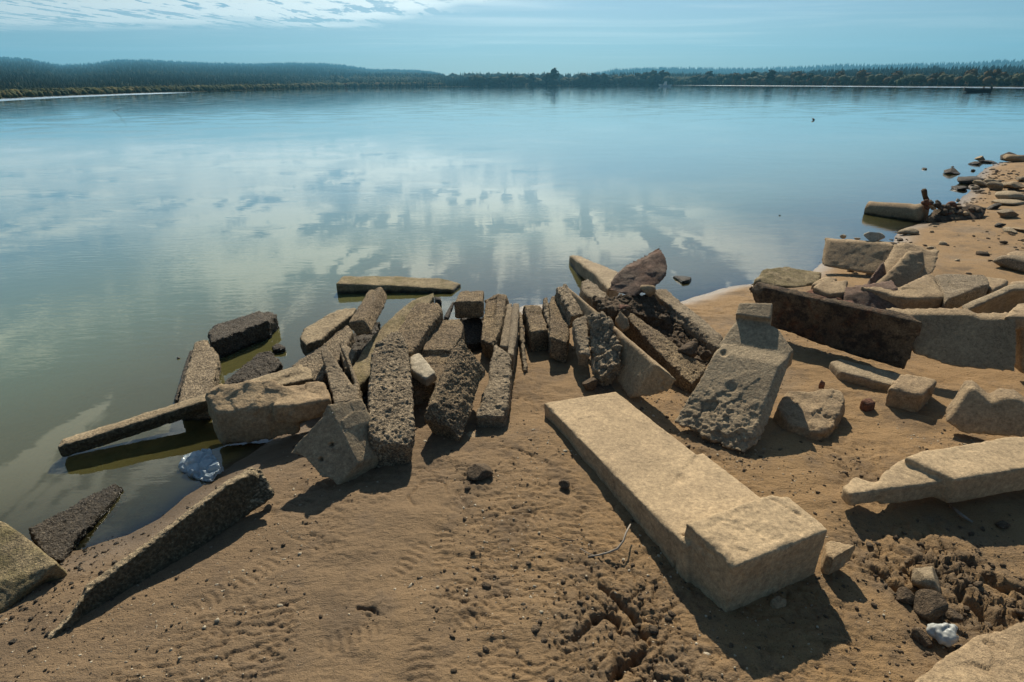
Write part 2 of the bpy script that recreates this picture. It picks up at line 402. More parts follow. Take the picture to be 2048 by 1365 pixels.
def polar(rings, azs):
    A, R_ = np.meshgrid(azs, rings)
    x, y = (R_ * np.sin(A)).ravel(), (R_ * np.cos(A)).ravel()
    n, m = len(rings), len(azs)
    i, j = np.meshgrid(np.arange(n - 1), np.arange(m), indexing='ij'); j2 = (j + 1) % m
    f = np.stack([i * m + j, (i + 1) * m + j, (i + 1) * m + j2, i * m + j2], -1).reshape(-1, 4)[:, ::-1]
    return x, y, f
front = np.arange(-52, 52.01, 0.20)
azs = np.radians(np.concatenate([front, np.arange(55, 306, 6.0)]))
r1 = [0.25]
while r1[-1] < 1.0: r1.append(r1[-1] + 0.04)
while r1[-1] < 6.0: r1.append(r1[-1] * 1.0036)
while r1[-1] < 25: r1.append(r1[-1] * 1.010)
while r1[-1] < 4400: r1.append(r1[-1] * 1.030)
gx, gy, gf = polar(np.array(r1), azs)
gzv = ground(gx, gy)
# close the middle under the viewer
gx = np.append(gx, 0); gy = np.append(gy, 0); gzv = np.append(gzv, gzv[:len(azs)].mean())
m_, t, b, out = new_mat('shore_ground')
pos = t.node('ShaderNodeNewGeometry').outputs['Position']
pz = t.node('ShaderNodeSeparateXYZ'); t.l.new(pos, pz.inputs[0])
nb = t.noise(pos, 0.9, 5, 0.6); nm = t.noise(pos, 6, 6, 0.7); nf = t.noise(pos, 60, 4, 0.7); ng = t.noise(pos, 240, 2, 0.8)
right = t.ramp(t.math('ADD', pz.outputs[0], t.math('MULTIPLY', nb, 1.2)), -0.4, 1.8)
col = t.mix(right, (0.215, 0.146, 0.082), (0.290, 0.182, 0.083))
col = t.mix(t.math('MULTIPLY', t.ramp(nm, 0.50, 0.72), 0.55), col, (0.145, 0.105, 0.070))
col = t.mix(t.math('MULTIPLY', t.ramp(nb, 0.55, 0.70), 0.5), col, (0.19, 0.15, 0.105))
a_m = t.node('ShaderNodeAttribute', attribute_name='mud').outputs['Fac']
col = t.mix(t.math('MULTIPLY', a_m, t.ramp(nm, 0.35, 0.6, 0.25, 0.85)), col, (0.115, 0.085, 0.055))
col = t.mix(t.math('MULTIPLY', t.ramp(ng, 0.56, 0.66), 0.55), col, (0.045, 0.033, 0.022))
col = t.mix(t.math('MULTIPLY', t.ramp(ng, 0.40, 0.30), 0.35), col, (0.42, 0.33, 0.23))
col = t.mix(t.math('MULTIPLY', t.ramp(nf, 0.60, 0.72), 0.7), col, (0.045, 0.033, 0.02))
nq = t.noise(pos, 2.4, 6, 0.75, 0.5)
col = t.mix(t.math('MULTIPLY', t.ramp(nq, 0.50, 0.64), 0.5), col, (0.105, 0.074, 0.047))
# damp edge of the beach and the bed of the lake
a_d = t.node('ShaderNodeAttribute', attribute_name='edge').outputs['Fac']
damp = t.ramp(t.math('ADD', a_d, t.math('MULTIPLY', t.math('SUBTRACT', nm, 0.5), 0.25)), 0.34, 0.02)
col = t.mix(t.math('MULTIPLY', damp, 0.75), col, (0.085, 0.060, 0.036))
bedm = t.noise(pos, 2.2, 6, 0.7, 0.6)
bedc = t.mix(t.ramp(bedm, 0.42, 0.58), (0.44, 0.29, 0.095), (0.24, 0.175, 0.06))
bedc = t.mix(t.math('MULTIPLY', t.ramp(nf, 0.6, 0.7), 0.5), bedc, (0.06, 0.045, 0.02))
col = t.mix(t.ramp(pz.outputs[2], 0.004, -0.02), col, bedc)
# woods' floor on the far side
dist = t.vmath('LENGTH', pos)
dn = t.node('ShaderNodeVectorMath', operation='LENGTH'); t.l.new(pos, dn.inputs[0])
col = t.mix(t.ramp(dn.outputs['Value'], 60, 90), col, t.mix(t.noise(pos, .02, 4), (0.030, 0.035, 0.018), (0.045, 0.040, 0.020)))
t.put(b.inputs['Base Color'], col)
t.put(b.inputs['Roughness'], t.math('SUBTRACT', 0.92, t.math('MULTIPLY', damp, 0.50)))
t.put(b.inputs['Specular IOR Level'], t.ramp(dn.outputs['Value'], 15, 60, 0.3, 0.0))
hs = t.math('ADD', t.math('MULTIPLY', nf, 0.75), t.math('MULTIPLY', ng, 0.35))
hs = t.math('ADD', hs, t.noise(t.scale(pos, (18, 55, 20), (0, 0, .5)), 1, 4, .65, .8))
nearf = t.ramp(dn.outputs['Value'], 8, 60, 1.0, 0.3)
t.put(b.inputs['Normal'], t.bump(hs, t.math('MULTIPLY', nearf, t.ramp(damp, 0, 1, 0.75, 0.4)), 0.012))
gv = np.stack([gx, gy, gzv], 1)
ctr = len(gx) - 1; m0 = len(azs)
ground_o = mesh_obj('ground', gv, gf, MATS['shore_ground'])
bm = bmesh.new(); bm.from_mesh(ground_o.data); bm.verts.ensure_lookup_table()
for j in range(m0):
    bm.faces.new((bm.verts[ctr], bm.verts[(j + 1) % m0], bm.verts[j])).smooth = True
bm.to_mesh(ground_o.data); bm.free()
mud = np.zeros(len(gx))
for c, rr, s in mud_w:
    mud = np.maximum(mud, s * np.exp(-((gx - c[0]) ** 2 + (gy - c[1]) ** 2) / rr ** 2))
attr(ground_o.data, 'mud', mud)
attr(ground_o.data, 'edge', sdist(gx, gy))
tag(ground_o, 'brown trodden sand beach sloping under the lake and up to the far woods', kind='structure')

# ------------------------------------------------------------------ the lake
front = np.arange(-52, 52.01, 0.4)
azw = np.radians(np.concatenate([front, np.arange(58, 304, 8.0)]))
r2 = [0.6]
while r2[-1] < 25: r2.append(r2[-1] * 1.012)
while r2[-1] < 1000: r2.append(r2[-1] * 1.02)
wx, wy, wf = polar(np.array(r2), azw)
wz = ground(wx, wy, False)
depth = -wz
keep = (depth[wf] > -0.05).any(1)
wf = wf[keep]; used = np.unique(wf); re_ = np.full(len(wx), -1); re_[used] = np.arange(len(used))
wx, wy, depth, wf = wx[used], wy[used], depth[used], re_[wf]
m_, t, b, out = new_mat('lake_water'); t.n.remove(b)
pos = t.node('ShaderNodeNewGeometry').outputs['Position']
dep = t.node('ShaderNodeAttribute', attribute_name='depth').outputs['Fac']
ruf = t.node('ShaderNodeAttribute', attribute_name='ruffle').outputs['Fac']
dn = t.node('ShaderNodeVectorMath', operation='LENGTH'); t.l.new(pos, dn.inputs[0]); dv = dn.outputs['Value']
wrp = t.vmath('ADD', pos, t.vmath('MULTIPLY', t.node('ShaderNodeTexNoise').outputs[1], (0, 0, 0)))
h1 = t.noise(t.scale(pos, (1.3, 4.2, 1), (0, 0, rad(9))), 1.0, 3, 0.5, 0.4)
h2 = t.noise(t.scale(pos, (4.0, 15, 1), (0, 0, rad(-9))), 1.0, 3, 0.55, 0.3)
h3 = t.noise(t.scale(pos, (0.25, 0.8, 1), (0, 0, rad(4))), 1.0, 2, 0.5)
sel = t.ramp(t.noise(t.scale(pos, (0.35, 0.5, 1)), 1.0, 3), 0.40, 0.62)
hh = t.math('ADD', t.math('MULTIPLY', h1, 0.006), t.math('MULTIPLY', t.math('MULTIPLY', h2, sel), 0.018))
hh = t.math('ADD', hh, t.math('MULTIPLY', h3, 0.012))
ff = t.ramp(dv, 20, 120, 1.0, 2.2)
calm = t.ramp(dv, 2.2, 4.5, 0.22, 1.0)
nrm = t.bump(t.math('MULTIPLY', t.math('MULTIPLY', hh, ff), calm), 1.0, 0.11)
h4 = t.noise(t.scale(pos, (0.05, 0.3, 1)), 1.0, 4, 0.6)
fres = t.node('ShaderNodeFresnel'); fres.inputs[0].default_value = 1.333; t.put(fres.inputs[1], nrm)
gl = t.node('ShaderNodeBsdfGlossy'); t.put(gl.inputs['Normal'], nrm)
t.put(gl.inputs['Roughness'], t.math('ADD', 0.015, t.math('MULTIPLY', ruf, 0.18)))
gl.inputs['Color'].default_value = (1, 1, 1, 1)
tr = t.node('ShaderNodeBsdfTransparent')
t.put(tr.inputs[0], t.mix(t.ramp(dep, 0.0, 0.25, smooth=False), (1, 1, 1), (0.80, 0.62, 0.22)))
df = t.node('ShaderNodeBsdfDiffuse')
t.put(df.inputs[0], t.mix(t.ramp(dep, 0.03, 0.32), (0.25, 0.225, 0.075), t.mix(t.ramp(dep, 0.2, 0.9), (0.185, 0.235, 0.115), (0.130, 0.215, 0.185))))
mk = t.math('SUBTRACT', 1.0, t.math('POWER', 2.718, t.math('MULTIPLY', dep, -3.4)), clamp=True)
m1 = t.node('ShaderNodeMixShader'); t.put(m1.inputs[0], mk); t.l.new(tr.outputs[0], m1.inputs[1]); t.l.new(df.outputs[0], m1.inputs[2])
m2 = t.node('ShaderNodeMixShader'); t.put(m2.inputs[0], t.math('MULTIPLY', t.math('POWER', fres.outputs[0], 0.82), 1.25, clamp=True)); t.l.new(m1.outputs[0], m2.inputs[1]); t.l.new(gl.outputs[0], m2.inputs[2])
t.l.new(m2.outputs[0], out.inputs[0])
wv_ = np.stack([wx, wy, np.zeros_like(wx)], 1)
water = mesh_obj('lake_water', wv_, wf, MATS['lake_water'])
attr(water.data, 'depth', np.maximum(depth, 0))
azd = np.degrees(np.arctan2(wx, wy)); rr_ = np.hypot(wx, wy); rs_ = far_r(azd)
ru = sstep(rr_ / rs_, 0.80, 0.84) * np.where(azd < 0, sstep(azd, -25, -30), sstep(azd, 12, 20))
attr(water.data, 'ruffle', ru)
tag(water, 'calm lake reflecting blue sky and broken white cloud', kind='structure')

# ------------------------------------------------------------------ stones
def solve_poly(pts, plane=None):
    """(px,py,z) points fix a plane (first three); (px,py) points are seen on that plane"""
    full = [P(*p) for p in (plane or pts) if len(p) == 3]
    if len(full) >= 3:
        a, b_, c = full[:3]; n = np.cross(b_ - a, c - a)
        if np.linalg.norm(n) < .25 * np.linalg.norm(b_ - a) * np.linalg.norm(c - a): print('WEAK PLANE', pts[:3])
        n /= np.linalg.norm(n)
    if len(full) == 2:
        a = full[0]; e = full[1] - a; n = np.cross(e, [-e[1], e[0], 0]); n /= np.linalg.norm(n)
    res = []
    for p in pts:
        if len(p) == 3: res.append(P(*p))
        else:
            d = ray(*p); res.append(O + ((a - O) @ n) / (d @ n) * d)
    res = np.array(res)
    if len(full) < 2:
        a = res[0]; n = np.cross(res[1] - a, res[2] - a); n /= np.linalg.norm(n)
    if (n @ (O - a)) < 0: n = -n
    return res, n
def crosses(q):
    n = len(q)
    def side(a, b_, c): return (b_[0] - a[0]) * (c[1] - a[1]) - (b_[1] - a[1]) * (c[0] - a[0])
    for i in range(n):
        for j in range(i + 2, n):
            if (j + 1) % n == i: continue
            a, b_, c, d = q[i], q[(i + 1) % n], q[j], q[(j + 1) % n]
            if side(a, b_, c) * side(a, b_, d) < 0 and side(c, d, a) * side(c, d, b_) < 0: return True
    return False
def in_order(pts, p):
    """put the corners in the shortest order round the outline"""
    q = np.array([x[:2] for x in pts], float)
    if not crosses(q): return p
    n = len(q); best = None
    D = np.hypot(q[:, None, 0] - q[None, :, 0], q[:, None, 1] - q[None, :, 1])
    order = list(np.argsort(np.arctan2(*(q - q.mean(0)).T)))
    L = lambda o_: sum(D[o_[i], o_[(i + 1) % n]] for i in range(n))
    imp = True
    while imp:                                        # 2-opt tour
        imp = False
        for i in range(n - 1):
            for j in range(i + 1, n):
                o2 = order[:i] + order[i:j + 1][::-1] + order[j + 1:]
                if L(o2) < L(order) - 1e-9: order = o2; imp = True
    return p[order]
def prism(bm, pts, ext, plane=None):
    p, n = solve_poly(pts, plane)
    if ext[0] == 'n': vec = -n * ext[1]
    elif ext[0] == 'down': vec = np.array([0, 0, -ext[1]])
    elif ext[0] == 'to': vec = P(*ext[2]) - p[ext[1]]
    elif ext[0] == 'vec': vec = np.array(ext[1:], float)
    tp = ext[3] if len(ext) > 3 and ext[0] == 'to' else 1.0
    c = p[ext[1]] + vec if ext[0] == 'to' else None
    p = in_order(pts, p)
    q = p + vec
    if tp != 1.0: q = c + (q - c) * tp
    A = [bm.verts.new(v) for v in p]; B = [bm.verts.new(v) for v in q]
    k = len(A); fs = [bm.faces.new(A), bm.faces.new(B[::-1])]
    for i in range(k): fs.append(bm.faces.new((A[i], B[i], B[(i + 1) % k], A[(i + 1) % k])))
    bmesh.ops.recalc_face_normals(bm, faces=fs)

def refine(verts, faces, vox):
    me = bpy.data.meshes.new('tmp'); me.from_pydata([tuple(v) for v in verts], [], faces)
    o = bpy.data.objects.new('tmp', me); C.objects.link(o)
    md = o.modifiers.new('r', 'REMESH'); md.mode = 'VOXEL'; md.voxel_size = vox; md.use_smooth_shade = True
    dg = bpy.context.evaluated_depsgraph_get(); ev = o.evaluated_get(dg); m2 = ev.to_mesh()
    n = len(m2.vertices); v = np.empty(n * 3, np.float32); m2.vertices.foreach_get('co', v); v = v.reshape(-1, 3).astype(float)
    f = np.empty(len(m2.polygons) * 4, np.int32); m2.loops.foreach_get('vertex_index', f); f = f.reshape(-1, 4).copy()
    ev.to_mesh_clear(); bpy.data.objects.remove(o); bpy.data.meshes.remove(me)
    return v, f
def vnormals(v, f):
    a = v[f[:, 2]] - v[f[:, 0]]; b_ = v[f[:, 3]] - v[f[:, 1]]; fn = np.cross(a, b_)
    N = np.zeros_like(v)
    for k in range(4):
        for c in range(3): N[:, c] += np.bincount(f[:, k], fn[:, c], len(v))
    return N / np.maximum(np.linalg.norm(N, axis=1), 1e-12)[:, None]
def lap(v, f, it):
    n = len(v); ia = np.concatenate([f[:, 0], f[:, 1], f[:, 2], f[:, 3]]); ib = np.concatenate([f[:, 1], f[:, 2], f[:, 3], f[:, 0]])
    i2 = np.concatenate([ia, ib]); j2 = np.concatenate([ib, ia]); cnt = np.bincount(i2, minlength=n)[:, None]
    s = v.copy()
    for _ in range(it):
        s = np.stack([np.bincount(i2, s[j2, c], n) for c in range(3)], 1) / cnt
    return s
NSTONE = [0]; TRIS = [0]
def stone(name, label, shapes, mat, cat=None, group=None, wear=0.6, big=0.010, crust=0.0, vox=None, rubble=0.0, roughpart=None, parent=None, pits=(), grooves=(), chips=True):
    bm = bmesh.new()
    for sh in shapes: prism(bm, *sh)
    bmesh.ops.triangulate(bm, faces=bm.faces)
    V = [tuple(x.co) for x in bm.verts]; Fc = [tuple(x.index for x in f_.verts) for f_ in bm.faces]
    bm.free()
    NSTONE[0] += 1; s = NSTONE[0] * 7
    A = np.array(V); dist_ = np.linalg.norm(A.mean(0) - O)
    vx = vox or max(0.0056 if crust > .3 else 0.0066, dist_ / 569 * (1.05 if crust > .3 else 1.35))
    v, f = refine(V, Fc, vx)
    v = lap(v, f, 2)
    N = vnormals(v, f)
    sm = lap(v, f, int(max(2, min(40, (0.014 / vx) ** 2 * 1.2))))
    k = (np.clip(0.5 + 1.3 * fbm(v * 14, 3, s), 0, 1) * wear + (1.6 if chips else 0) * sstep(fbm(v * 8, 3, s + 14), .12, .34))[:, None]
    v = v + (sm - v) * k
    dz = fbm(v * 5, 3, s + 1) * big
    dz += fbm(v * 22, 3, s + 2) * big * 0.30
    dz += facet(v * 9, s + 2)[0] * big * 0.45
    if crust:
        g = fbm(v * 85, 2, s + 3); g2 = fbm(v * 34, 2, s + 4)
        dz += crust * (g * 0.0085 + g2 * 0.0040)
    if rubble:
        rg = 1 - np.abs(fbm(v * 12, 3, s + 5)) * 2.2
        st_ = fbm(v * 7, 2, s + 6); st_ = np.round(st_ * 5) / 5
        f1_, e1 = facet(v * 13, s + 6); f2_, e2 = facet(v * 32, s + 7)
        dz += rubble * (0.022 * f1_ - 0.016 * np.exp(-(e1 / .12) ** 2) + 0.011 * f2_ + 0.012 * fbm(v * 6, 3, s + 8))
    if roughpart:                                     # a broken face: only part of the stone is rough
        c, rr_p, amp = roughpart; c = P(*c)
        g = np.exp(-(np.linalg.norm(v - c, axis=1) / rr_p) ** 4)
        q = fbm(v * np.array([9, 9, 14]), 4, s + 9, .6)
        dz += g * amp * (q * 0.6 + facet(v * 10 + q[:, None] * .3, s + 6)[0] * 0.75 + facet(v * 26, s + 7)[0] * 0.38 + 0.2 * fbm(v * 70, 2, s + 8))
    for px_, py_, z_, r_, dp in pits:
        c = P(px_, py_, z_); d_ = ray(px_, py_); d_ = d_ / np.linalg.norm(d_)
        w_ = v - O; off = np.linalg.norm(w_ - (w_ @ d_)[:, None] * d_, axis=1); near_ = (N @ d_) < -.2
        dz -= near_ * dp * np.exp(-(off / r_) ** 4)
    for p1, p2, wd, dp in grooves:
        a, b_ = P(*p1), P(*p2); ab = b_ - a; t_ = np.clip(((v - a) @ ab) / (ab @ ab), 0, 1)
        q = np.linalg.norm(v - a - t_[:, None] * ab, axis=1) + fbm(v * 30, 2, s + 12) * wd * .6
        dz -= dp * np.exp(-(q / wd) ** 2)
    v = v + N * dz[:, None]
    base = v.mean(0); base[2] = v[:, 2].min()
    TRIS[0] += 2 * len(f)
    o = mesh_obj(name, v, f, MATS[mat], loc=tuple(base), parent=parent)
    if parent is None: tag(o, label, cat or 'stone', group)
    return o

# the great pale slab in front, lying from the pile towards the viewer: three lengths of one block
stone('long_slab', 'long pale stone slab with two shallow steps, jutting towards the viewer', [
    ([(1088, 805, .205), (1232, 783, .205), (1300, 1015, .270), (1392, 907), (1242, 962)], ('n', .135)),
    ([(1228, 952, .232), (1405, 905, .238), (1375, 1092, .320), (1530, 1000), (1590, 1010), (1480, 1060)], ('n', .185)),
    ([(1372, 1046, .392), (1470, 1132, .392), (1657, 1060, .392), (1640, 1043), (1578, 993), (1542, 990), (1518, 996)], ('n', .272)),
], 'pale_stone', cat='stone slab', wear=.5, big=.0035, vox=.0058, roughpart=((1500, 1050, .39), .30, .007), grooves=(((1236, 964, .225), (1402, 908, .23), .007, .013), ((1374, 1050, .36), (1348, 1138, .14), .006, .02), ((1229, 958, .22), (1226, 1010, .11), .005, .01), ((1545, 1000, .39), (1600, 1030, .39), .006, .01)), pits=((1362, 957, .25, .02, .008), (1352, 953, .25, .03, .004)))
SP = ((574, 909, .27), (655, 808, .47), (674, 974, .12))
# left, half in the water
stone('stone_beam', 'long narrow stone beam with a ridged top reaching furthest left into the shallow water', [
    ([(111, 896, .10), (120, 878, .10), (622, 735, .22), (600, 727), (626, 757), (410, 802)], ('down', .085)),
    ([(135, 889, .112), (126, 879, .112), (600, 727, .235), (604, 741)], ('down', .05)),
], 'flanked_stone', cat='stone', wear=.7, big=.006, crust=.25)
stone('boulder', 'thick rounded tan block with a narrow neck, lying across the left stone beam', [
    ([(411, 790, .30), (425, 770, .33), (548, 756, .34), (560, 764), (590, 778), (590, 803), (495, 822), (430, 826)], ('down', .22)),
    ([(545, 768, .30), (646, 765, .28), (658, 784, .27), (660, 798), (590, 812), (545, 812)], ('down', .12)),
], 'warm_stone', cat='stone', wear=1.0, big=.022, crust=.25)
stone('stone_beam', 'crusted grey beam standing out of the water, leftmost of those pointing away from the shore', [
    ([(390, 684, .13), (414, 678, .13), (424, 775, .12), (437, 711), (415, 810), (355, 810), (362, 770)], ('n', .12)),
], 'crusted_stone', cat='stone', wear=.9, big=.010, crust=.7)
stone('stone_beam', 'thin dark splinter against the left side of the leftmost crusted beam', [
    ([(379, 699, .05), (386, 700, .06), (354, 800, .05), (346, 800)], ('down', .12)),
], 'black_stone', cat='stone', wear=.7, big=.006, crust=.6)
stone('stone_block', 'black crusted block lying alone in the water with its broken end to the right', [
    ([(414, 666, .16), (425, 652, .16), (518, 622, .16), (538, 640), (422, 684)], ('down', .19)),
    ([(505, 628, .14), (538, 622, .13), (553, 631, .12), (537, 646)], ('down', .13)),
], 'black_stone', cat='stone', wear=1.0, big=.014, crust=1.1)
stone('stone_block', 'dark wet crusted block just behind the long left beam', [
    ([(430, 778, .06), (516, 704, .13), (541, 700, .13), (565, 726), (505, 778)], ('down', .16)),
], 'black_stone', cat='stone', wear=1.0, big=.012, crust=1.0)
stone('small_rock', 'small black rock poking out of the water beside the dark wet block', [
    ([(541, 692, .05), (555, 684, .06), (572, 693, .04), (565, 700), (548, 700)], ('down', .09)),
], 'black_stone', cat='rock', wear=1.0, big=.008, crust=.8)
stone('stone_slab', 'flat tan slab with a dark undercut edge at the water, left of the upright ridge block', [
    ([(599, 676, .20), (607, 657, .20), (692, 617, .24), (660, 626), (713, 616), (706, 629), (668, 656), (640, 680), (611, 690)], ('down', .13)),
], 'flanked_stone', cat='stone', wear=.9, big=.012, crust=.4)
stone('stone_slab', 'dark crusted slab running beneath the flat tan slab down to the long beam', [
    ([(583, 730, .14), (694, 648, .20), (706, 662, .20), (690, 700), (640, 770), (612, 760)], ('down', .16)),
], 'crusted_stone', cat='stone', wear=.8, big=.010, crust=.6)
stone('stone_block', 'squared block resting on its edge with a sharp ridge upwards, back left of the pile', [
    ([(697, 647, .40), (727, 641, .46), (743, 667, .38), (714, 673, .30)], ('to', 1, (764, 573, .50))),
], 'tan_crusted_stone', cat='stone', wear=.6, big=.008, crust=.35)
stone('stone_beam', 'long smooth yellowish beam with a groove, sloping from the pile to the water', [
    ([(699, 739, .25), (745, 670, .29), (822, 600, .34), (800, 617), (868, 584), (868, 592), (830, 610), (778, 673), (742, 745), (726, 766), (712, 773)], ('down', .09)),
    ([(745, 740, .265), (741, 748, .265), (868, 592, .365), (862, 590), (822, 612), (768, 676)], ('down', .05)),
], 'mossy_stone', cat='stone', wear=.6, big=.006)
stone('stone_block', 'pale crusted stub below the long yellowish beam', [
    ([(680, 700, .20), (692, 688, .20), (713, 703, .20), (703, 728), (690, 745)], ('down', .16)),
], 'half_crusted_stone', cat='stone', wear=.9, big=.010, crust=.5)
stone('stone_block', 'grey crusted block leaning between the boulder and the tall dark beam', [
    ([(640, 700, .34), (650, 684, .36), (718, 790, .26), (676, 682), (692, 696), (716, 762), (720, 803), (668, 808)], ('n', .13)),
], 'half_crusted_stone', cat='stone', wear=.8, big=.010, crust=.6)
stone('stone_slab', 'dark crusted slab showing between the leaning grey block and the long beam', [
    ([(590, 728, .22), (650, 684, .27), (655, 745, .22), (640, 765), (615, 760)], ('down', .10)),
], 'crusted_stone', cat='stone', wear=.8, big=.010, crust=.7)
stone('stepped_block', 'grey stepped corner block tipped on its edge with two small holes in its face', [
    ([(608, 873), (640, 833), (655, 808), (683, 862), (668, 905), (625, 905)], ('vec', .135, .15, -.04), SP),
    ([(574, 909), (607, 872), (683, 862), (716, 928), (674, 974), (655, 956), (643, 957), (622, 930), (602, 911)], ('vec', .135, .17, -.05), SP),
], 'grey_stone', cat='stone', wear=.35, big=.004, vox=.0052, pits=((663, 890, .3, .011, .03), (642, 919, .25, .010, .03), (634, 872, .35, .004, .006), (622, 886, .35, .004, .006)))
stone('stone_beam', 'tall dark crusted beam with a blunt near end, centre left of the pile', [
    ([(744, 702, .46), (785, 662, .49), (762, 885, .285), (752, 686), (802, 663), (819, 690), (823, 780), (827, 878), (820, 890), (737, 868), (738, 780)], ('n', .20)),
], 'crusted_stone', cat='stone', wear=.95, big=.014, crust=1.0)
stone('stone_block', 'brown crusted block directly behind the tall dark beam', [
    ([(785, 672), (831, 607, .44), (876, 606), (885, 618, .44), (822, 706, .37), (800, 706)], ('n', .17)),
], 'tan_crusted_stone', cat='stone', wear=.9, big=.010, crust=.6)
stone('stone_block', 'stepped brown block between the tall dark beam and the big central beam', [
    ([(867, 641, .36), (919, 638, .36), (844, 700, .33), (928, 650), (922, 672), (903, 701)], ('down', .16)),
    ([(842, 702, .305), (905, 703, .305), (820, 770, .25), (880, 765)], ('down', .14)),
], 'tan_crusted_stone', cat='stone', wear=.7, big=.008, crust=.5)
stone('stone_beam', 'big tan and grey crusted beam in the centre of the pile with a broken near end', [
    ([(844, 836, .26), (868, 806, .33), (921, 886, .15), (905, 858, .22), (893, 880, .10), (862, 868, .14)], ('to', 1, (925, 676, .50))),
], 'tan_crusted_stone', cat='stone', wear=.8, big=.016, crust=.8)
stone('stone_beam', 'narrower crusted beam to the right of the big central beam', [
    ([(951, 832, .20), (975, 760, .25), (1023, 713, .29), (987, 690), (994, 685), (1018, 790), (1011, 828), (1005, 832)], ('n', .14)),
], 'half_crusted_stone', cat='stone', wear=.9, big=.014, crust=.9)
stone('small_rock', 'white broken stone lodged between the two big crusted beams', [
    ([(819, 712, .36), (838, 703, .37), (873, 743, .34), (851, 758), (822, 740)], ('n', .075)),
], 'white_stone', cat='rock', wear=.35, big=.010)
stone('stone_block', 'shaded grey block wedged under the white stone', [
    ([(820, 765, .20), (870, 752, .20), (872, 778, .20), (826, 786)], ('down', .14)),
], 'half_crusted_stone', cat='stone', wear=.9, big=.010, crust=.4)
stone('small_rock', 'small rounded pebble at the foot of the big central beam', [
    ([(930, 866, .13), (946, 858, .13), (958, 868, .12), (948, 880), (934, 878)], ('down', .06)),
], 'warm_stone', cat='rock', wear=1.0, big=.006)
stone('stone_block', 'cube shaped tan block perched at the back edge of the pile', [
    ([(907, 604, .40), (921, 580, .40), (968, 581, .40), (966, 602)], ('down', .15)),
], 'tan_crusted_stone', cat='stone', wear=.6, big=.010, crust=.35)
stone('stone_block', 'dark wet block under the cube shaped tan block', [
    ([(925, 640, .22), (960, 630, .22), (975, 680, .16), (935, 690)], ('down', .18)),
], 'black_stone', cat='stone', wear=.9, big=.014, crust=.9)
stone('stone_beam', 'ribbed brown beam right of the cube shaped block', [
    ([(970, 600, .30), (996, 585, .33), (985, 689, .27), (1014, 590), (1002, 656), (961, 680)], ('n', .16)),
    ([(993, 588, .35), (1012, 588, .35), (1000, 662, .30), (986, 690)], ('n', .06)),
], 'tan_crusted_stone', cat='stone', wear=.8, big=.012, crust=.7)
stone('gutter_stone', 'narrow stone with a smooth pale hollow channel along its top', [
    ([(1013, 608, .31), (1024, 605, .31), (998, 690, .26), (1012, 694)], ('down', .12)),
    ([(1026, 606, .34), (1039, 606, .34), (1014, 706, .28), (1027, 710), (1035, 666)], ('down', .15)),
], 'half_crusted_stone', cat='stone', wear=.5, big=.004)
stone('thin_post', 'thin dark post standing between the gutter stone and the mud covered blocks', [
    ([(1036, 622, .25), (1044, 622, .25), (1046, 740, .16), (1056, 738), (1050, 690)], ('down', .10)),
], 'half_crusted_stone', cat='stone', wear=1.0, big=.010, crust=1.0)
stone('stone_block', 'brown mud covered block, left one of the three standing at the middle back', [
    ([(1047, 611, .32), (1080, 608, .32), (1062, 665, .28), (1098, 660)], ('down', .21)),
], 'tan_crusted_stone', cat='stone', wear=1.0, big=.018, crust=.7)
stone('stone_block', 'thin rough block squeezed between two wider mud covered blocks', [
    ([(1084, 594, .36), (1095, 590, .36), (1100, 672, .27), (1110, 668)], ('down', .18)),
], 'crusted_stone', cat='stone', wear=1.0, big=.016, crust=.9)
stone('stone_block', 'wedge shaped mud covered block with a pointed lower corner', [
    ([(1100, 597, .38), (1110, 588, .38), (1138, 646, .31), (1134, 686), (1100, 674)], ('down', .17)),
], 'tan_crusted_stone', cat='stone', wear=.9, big=.014, crust=.7)
stone('stone_block', 'dark crusted block leaning against the long beam at the middle back', [
    ([(1113, 575, .47), (1132, 568, .47), (1142, 632, .40), (1165, 612), (1168, 628)], ('n', .12)),
], 'crusted_stone', cat='stone', wear=.9, big=.014, crust=.9)
stone('long_beam', 'long smooth tan beam with a lit narrow top edge and broken near end, right middle of the pile', [
    ([(1313, 729, .42), (1357, 761, .37), (1338, 788, .26), (1257, 801, .15)], ('to', 0, (1133, 572, .47), .36)),
], 'warm_stone', cat='stone', wear=.4, big=.005, roughpart=((1340, 770, .3), .10, .012))
stone('mud_heap', 'earth and weed lying between the two crusted brown beams at the right of the pile', [
    ([(1262, 610, .30), (1330, 620, .28), (1432, 712, .17), (1410, 735), (1330, 675), (1270, 640)], ('down', .15)),
], 'mud', cat='earth heap', wear=.9, big=.03, crust=.9, rubble=1.2)
stone('stone_slab', 'flat grey shard on the ground between the long smooth beam and the lower crusted beam', [
    ([(1310, 690, .20), (1330, 705, .20), (1385, 775, .17), (1350, 765), (1325, 740)], ('n', .05)),
], 'grey_stone', cat='stone', wear=.6, big=.01, crust=.4)
stone('rubble', 'dark rubble packed under the shell shaped stone', [
    ([(1195, 600, .40), (1240, 590, .42), (1310, 582, .40), (1345, 640, .30), (1260, 625, .36)], ('down', .25)),
], 'mud', cat='rubble', wear=.9, big=.025, crust=.8, rubble=1.0)
stone('stone_block', 'grey rubbly concrete block standing against the long smooth tan beam', [
    ([(1176, 626, .50), (1205, 624, .51), (1220, 638, .49), (1241, 690, .40), (1242, 723, .34), (1205, 758, .24), (1188, 738, .26), (1182, 685, .36)], ('n', .12)),
], 'half_crusted_stone', cat='stone', wear=.6, big=.016, crust=.5, rubble=.8)
stone('stone_block', 'slender rubbly stone on the left of the grey rubbly concrete block', [
    ([(1148, 638, .42), (1174, 630, .43), (1178, 690, .34), (1180, 710), (1158, 706)], ('n', .12)),
], 'half_crusted_stone', cat='stone', wear=.9, big=.014, crust=.6)
